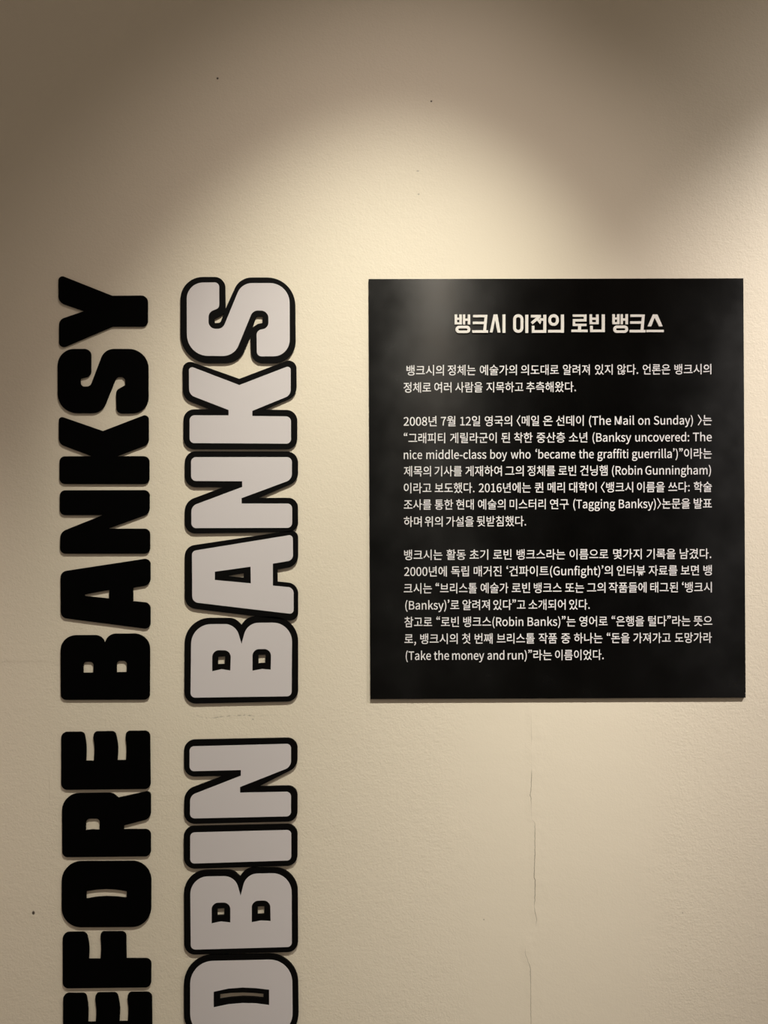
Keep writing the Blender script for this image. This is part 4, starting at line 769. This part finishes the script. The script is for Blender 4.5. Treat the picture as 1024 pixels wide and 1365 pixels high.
(322, [[15,144,15,116,306,116,306,144,178,144,178,166,273,166,273,193,87,193,87,214,263,214,263,240,87,240,87,259,271,259,271,286,52,286,52,166,143,166,143,144], [50,-2,50,-27,279,-27,279,1,84,1,84,25,270,25,270,100,49,100,49,72,235,72,235,51,50,51]]),
(322, [[160,78,101,72,79,65,62,54,52,41,49,24,52,8,62,-6,79,-16,101,-24,128,-28,193,-28,220,-24,242,-16,258,-6,268,8,272,24,268,41,258,54,242,65,220,72], [160,50,203,47,228,37,234,31,234,17,218,6,184,-1,137,-1,103,6,86,17,86,31,103,43,137,49], [52,283,52,150,143,150,143,125,14,125,14,95,307,95,307,125,178,125,178,150,273,150,273,178,87,178,87,203,263,203,263,231,87,231,87,254,271,254,271,283]]),
(322, [[15,41,15,11,308,11,308,41], [51,265,51,92,275,92,275,122,87,122,87,165,265,165,265,195,87,195,87,235,272,235,272,265]]),
(322, [[245,293,245,-30,280,-30,280,293], [34,264,34,46,143,48,218,57,214,86,143,78,69,76,69,145,182,145,182,175,69,175,69,234,194,234,194,264]]),
(322, [[15,48,112,50,217,60,215,88,167,83,167,229,201,229,201,259,18,259,18,229,52,229,52,79,10,79], [87,229,133,229,133,81,87,79], [229,293,229,-30,264,-30,264,136,316,136,316,166,264,166,264,293]]),
(322, [[40,137,40,107,94,107,94,38,15,38,15,8,308,8,308,38,226,38,226,107,280,107,280,137,231,137,231,233,281,233,281,263,40,263,40,233,89,233,89,137], [129,38,129,107,191,107,191,38], [124,233,197,233,197,137,124,137]]),
(322, [[237,50,237,4,84,4,84,50], [50,79,50,-26,272,-26,272,79,178,79,178,110,307,110,307,140,15,140,15,110,143,110,143,79], [42,193,42,163,278,163,278,193,232,193,232,253,279,253,279,282,41,282,41,253,89,253,89,193], [124,253,197,253,197,193,124,193]]),
(322, [[245,293,245,-30,280,-30,280,293], [18,48,118,50,226,60,223,88,172,83,172,229,207,229,207,259,22,259,22,229,57,229,57,79,14,79], [91,229,138,229,138,81,91,79]]),
(322, [[111,192,89,190,69,182,53,171,41,156,33,137,30,116,33,95,41,77,53,61,69,50,89,43,111,40,132,43,152,50,168,61,180,77,188,95,191,116,188,137,180,156,168,171,152,182,132,190], [111,162,123,160,144,149,155,129,157,116,155,103,144,83,123,72,111,71,98,72,77,83,66,103,64,116,66,129,77,149,98,160], [229,293,229,-30,264,-30,264,132,316,132,316,162,264,162,264,293], [93,289,93,242,13,242,13,212,205,212,205,242,128,242,128,289]]),
(322, [[112,219,90,217,71,212,55,203,43,191,35,176,33,159,35,142,43,127,55,115,71,106,90,101,134,101,153,106,168,115,180,127,188,142,190,159,188,176,180,191,168,203,153,212,134,217], [112,191,136,187,145,182,155,168,155,150,151,143,136,132,112,128,88,132,79,136,68,150,68,168,79,182,99,190], [54,77,54,47,231,47,231,-30,266,-30,266,77], [94,294,94,259,15,259,15,229,208,229,208,259,129,259,129,294], [231,293,231,88,266,88,266,175,313,175,313,205,266,205,266,293]]),
(322, [[112,213,90,211,71,205,55,196,43,184,35,169,33,151,35,133,43,118,55,106,71,97,90,91,133,91,152,97,168,106,180,118,188,133,190,151,188,169,180,184,168,196,152,205,133,211], [112,184,136,180,145,175,155,160,155,142,145,127,136,122,112,118,88,122,79,127,68,142,68,160,79,175,99,183], [231,292,231,49,266,49,266,158,313,158,313,188,266,188,266,292], [94,292,94,254,15,254,15,224,208,224,208,254,129,254,129,292], [63,74,63,-23,280,-23,280,7,98,7,98,74]]),
(322, [[96,194,76,191,59,184,45,172,34,157,27,139,25,118,27,97,34,79,45,64,59,53,76,45,96,43,115,45,132,53,147,64,157,79,164,97,167,118,164,139,157,157,147,172,132,184,115,191], [96,163,106,161,124,151,133,131,135,118,133,106,124,86,106,75,96,74,85,75,68,86,58,106,57,118,58,131,68,151,85,161], [78,283,78,238,14,238,14,208,177,208,177,238,113,238,113,283], [187,285,187,-15,220,-15,220,129,255,129,255,-30,288,-30,288,293,255,293,255,159,220,159,220,285]]),
(322, [[73,82,73,-26,287,-26,287,82], [253,52,253,4,108,4,108,52], [96,217,77,216,60,210,46,202,35,190,28,176,26,160,28,144,35,130,46,118,60,110,77,105,96,103,116,105,133,110,147,118,158,130,165,144,167,160,165,176,158,190,147,202,133,210,116,216], [96,190,107,189,124,181,133,168,133,152,124,139,117,134,85,131,76,134,63,145,58,160,59,168,63,176,76,186], [186,287,186,95,220,95,220,176,254,176,254,93,287,93,287,292,254,292,254,206,220,206,220,287], [79,291,79,257,13,257,13,227,179,227,179,257,114,257,114,291]]),
(322, [[96,217,77,216,60,210,46,202,35,190,28,176,26,160,28,144,35,130,46,118,60,110,77,105,96,103,116,105,133,110,147,118,158,130,165,144,167,160,165,176,158,190,147,202,133,210,116,216], [96,190,107,189,124,181,133,168,133,152,124,139,117,134,85,131,76,134,63,145,58,160,59,168,63,176,76,186], [186,287,186,95,220,95,220,176,254,176,254,90,287,90,287,292,254,292,254,205,220,205,220,287], [79,291,79,257,13,257,13,227,179,227,179,257,114,257,114,291], [214,87,213,62,203,37,184,14,173,5,151,23,143,35,133,60,132,87,98,87,96,59,82,32,54,9,33,0,50,-27,67,-20,92,-3,114,26,134,-4,158,-22,173,-30,189,-22,212,-3,231,27,254,-2,279,-20,297,-27,314,0,292,9,265,31,251,58,249,87]]),
(322, [[96,215,77,213,60,208,46,200,35,188,28,174,26,158,28,142,35,128,46,116,60,108,77,103,96,101,116,103,133,108,147,116,158,128,165,142,167,158,165,174,158,188,147,200,133,208,116,213], [96,187,107,186,124,179,133,166,133,150,124,137,117,132,85,129,76,132,63,142,58,158,59,166,68,179,76,184], [180,87,123,80,101,72,85,61,75,46,72,28,75,11,85,-4,101,-15,123,-23,180,-30,238,-23,259,-15,276,-4,286,11,289,28,286,46,276,61,259,72,238,80], [180,58,221,55,246,44,252,37,252,20,236,7,202,0,158,0,125,7,108,20,106,28,108,37,125,50,158,57], [186,286,186,97,219,97,219,177,254,177,254,86,287,86,287,293,254,293,254,206,219,206,219,286], [79,290,79,255,13,255,13,226,179,226,179,255,114,255,114,290]]),
(322, [[107,213,87,211,69,205,54,196,43,183,36,167,33,150,36,132,43,116,54,103,69,94,87,88,107,86,128,88,146,94,161,103,173,116,180,132,182,150,180,167,173,183,161,196,146,205,128,211], [107,184,119,183,138,174,148,159,149,150,148,140,138,124,119,116,107,115,96,116,78,124,68,140,66,150,68,159,78,174,96,183], [192,142,192,112,246,112,246,45,281,45,281,292,246,292,246,208,192,208,192,178,246,178,246,142], [90,293,90,254,15,254,15,224,198,224,198,254,125,254,125,293], [72,72,72,-23,288,-23,288,7,107,7,107,72]]),
(322, [[114,212,147,207,156,198,156,188,147,179,127,174,102,174,82,179,73,188,73,198,76,203,91,210], [231,293,231,100,266,100,266,181,312,181,312,212,266,212,266,293], [55,-3,55,-27,278,-27,278,0,90,0,90,22,266,22,266,91,55,91,55,65,231,65,231,46,55,46], [114,238,75,233,59,226,48,218,40,207,38,193,40,181,46,171,68,156,97,149,97,135,12,134,17,107,148,111,220,119,218,144,132,137,132,149,162,156,183,171,189,181,191,193,189,207,181,218,170,226,154,233], [97,295,97,268,21,268,21,242,209,242,209,268,132,268,132,295]]),
]

CHARS = sorted(set(ch for yc, words in LINES for word, x0, x1 in words for ch in word))
GL = {}
NARROW = '\u2018\u2019\u201c\u201d\u3008\u3009'      # quotes and angle brackets are set tight
for ch, (adv, outs) in zip(CHARS, GLYPHS):
    GL[ch] = (adv / 1000, [[(l[i] / 1000, l[i + 1] / 1000) for i in range(0, len(l), 2)] for l in outs])
    if ch in NARROW:
        xs = [p[0] for l in GL[ch][1] for p in l]
        GL[ch] = (max(xs) - min(xs) + 0.03, [[(x - min(xs) + 0.015, y) for x, y in l] for l in GL[ch][1]])
EM = 43.5          # photograph pixels per glyph-table unit
T_INK = T_PAN + 0.0001
SLOPE = -0.0042    # the panel hangs a touch out of level
for yc, words in LINES:
    loops = []
    for word, x0, x1 in words:
        x0, x1 = x0 + 0.2, x1 - 0.4
        pen = 0.0
        run = []
        for ch in word:
            a, ls = GL[ch]
            for l in ls:
                run.append([(x + pen, y) for x, y in l])
            pen += a
        xs = [p[0] for l in run for p in l]
        k = (x1 - x0) / (max(xs) - min(xs))
        m = min(xs)
        for l in run:
            loops.append([(wx(x0 + (x - m) * k, T_INK),
                           wz(yc + 0.1315 * EM - y * EM + SLOPE * (x0 + (x - m) * k - 640), T_INK)) for x, y in l])
    link('text_line', prism_data('text_line', rel(loops, pc), -T_PAN, -T_INK), M_INK, panel)
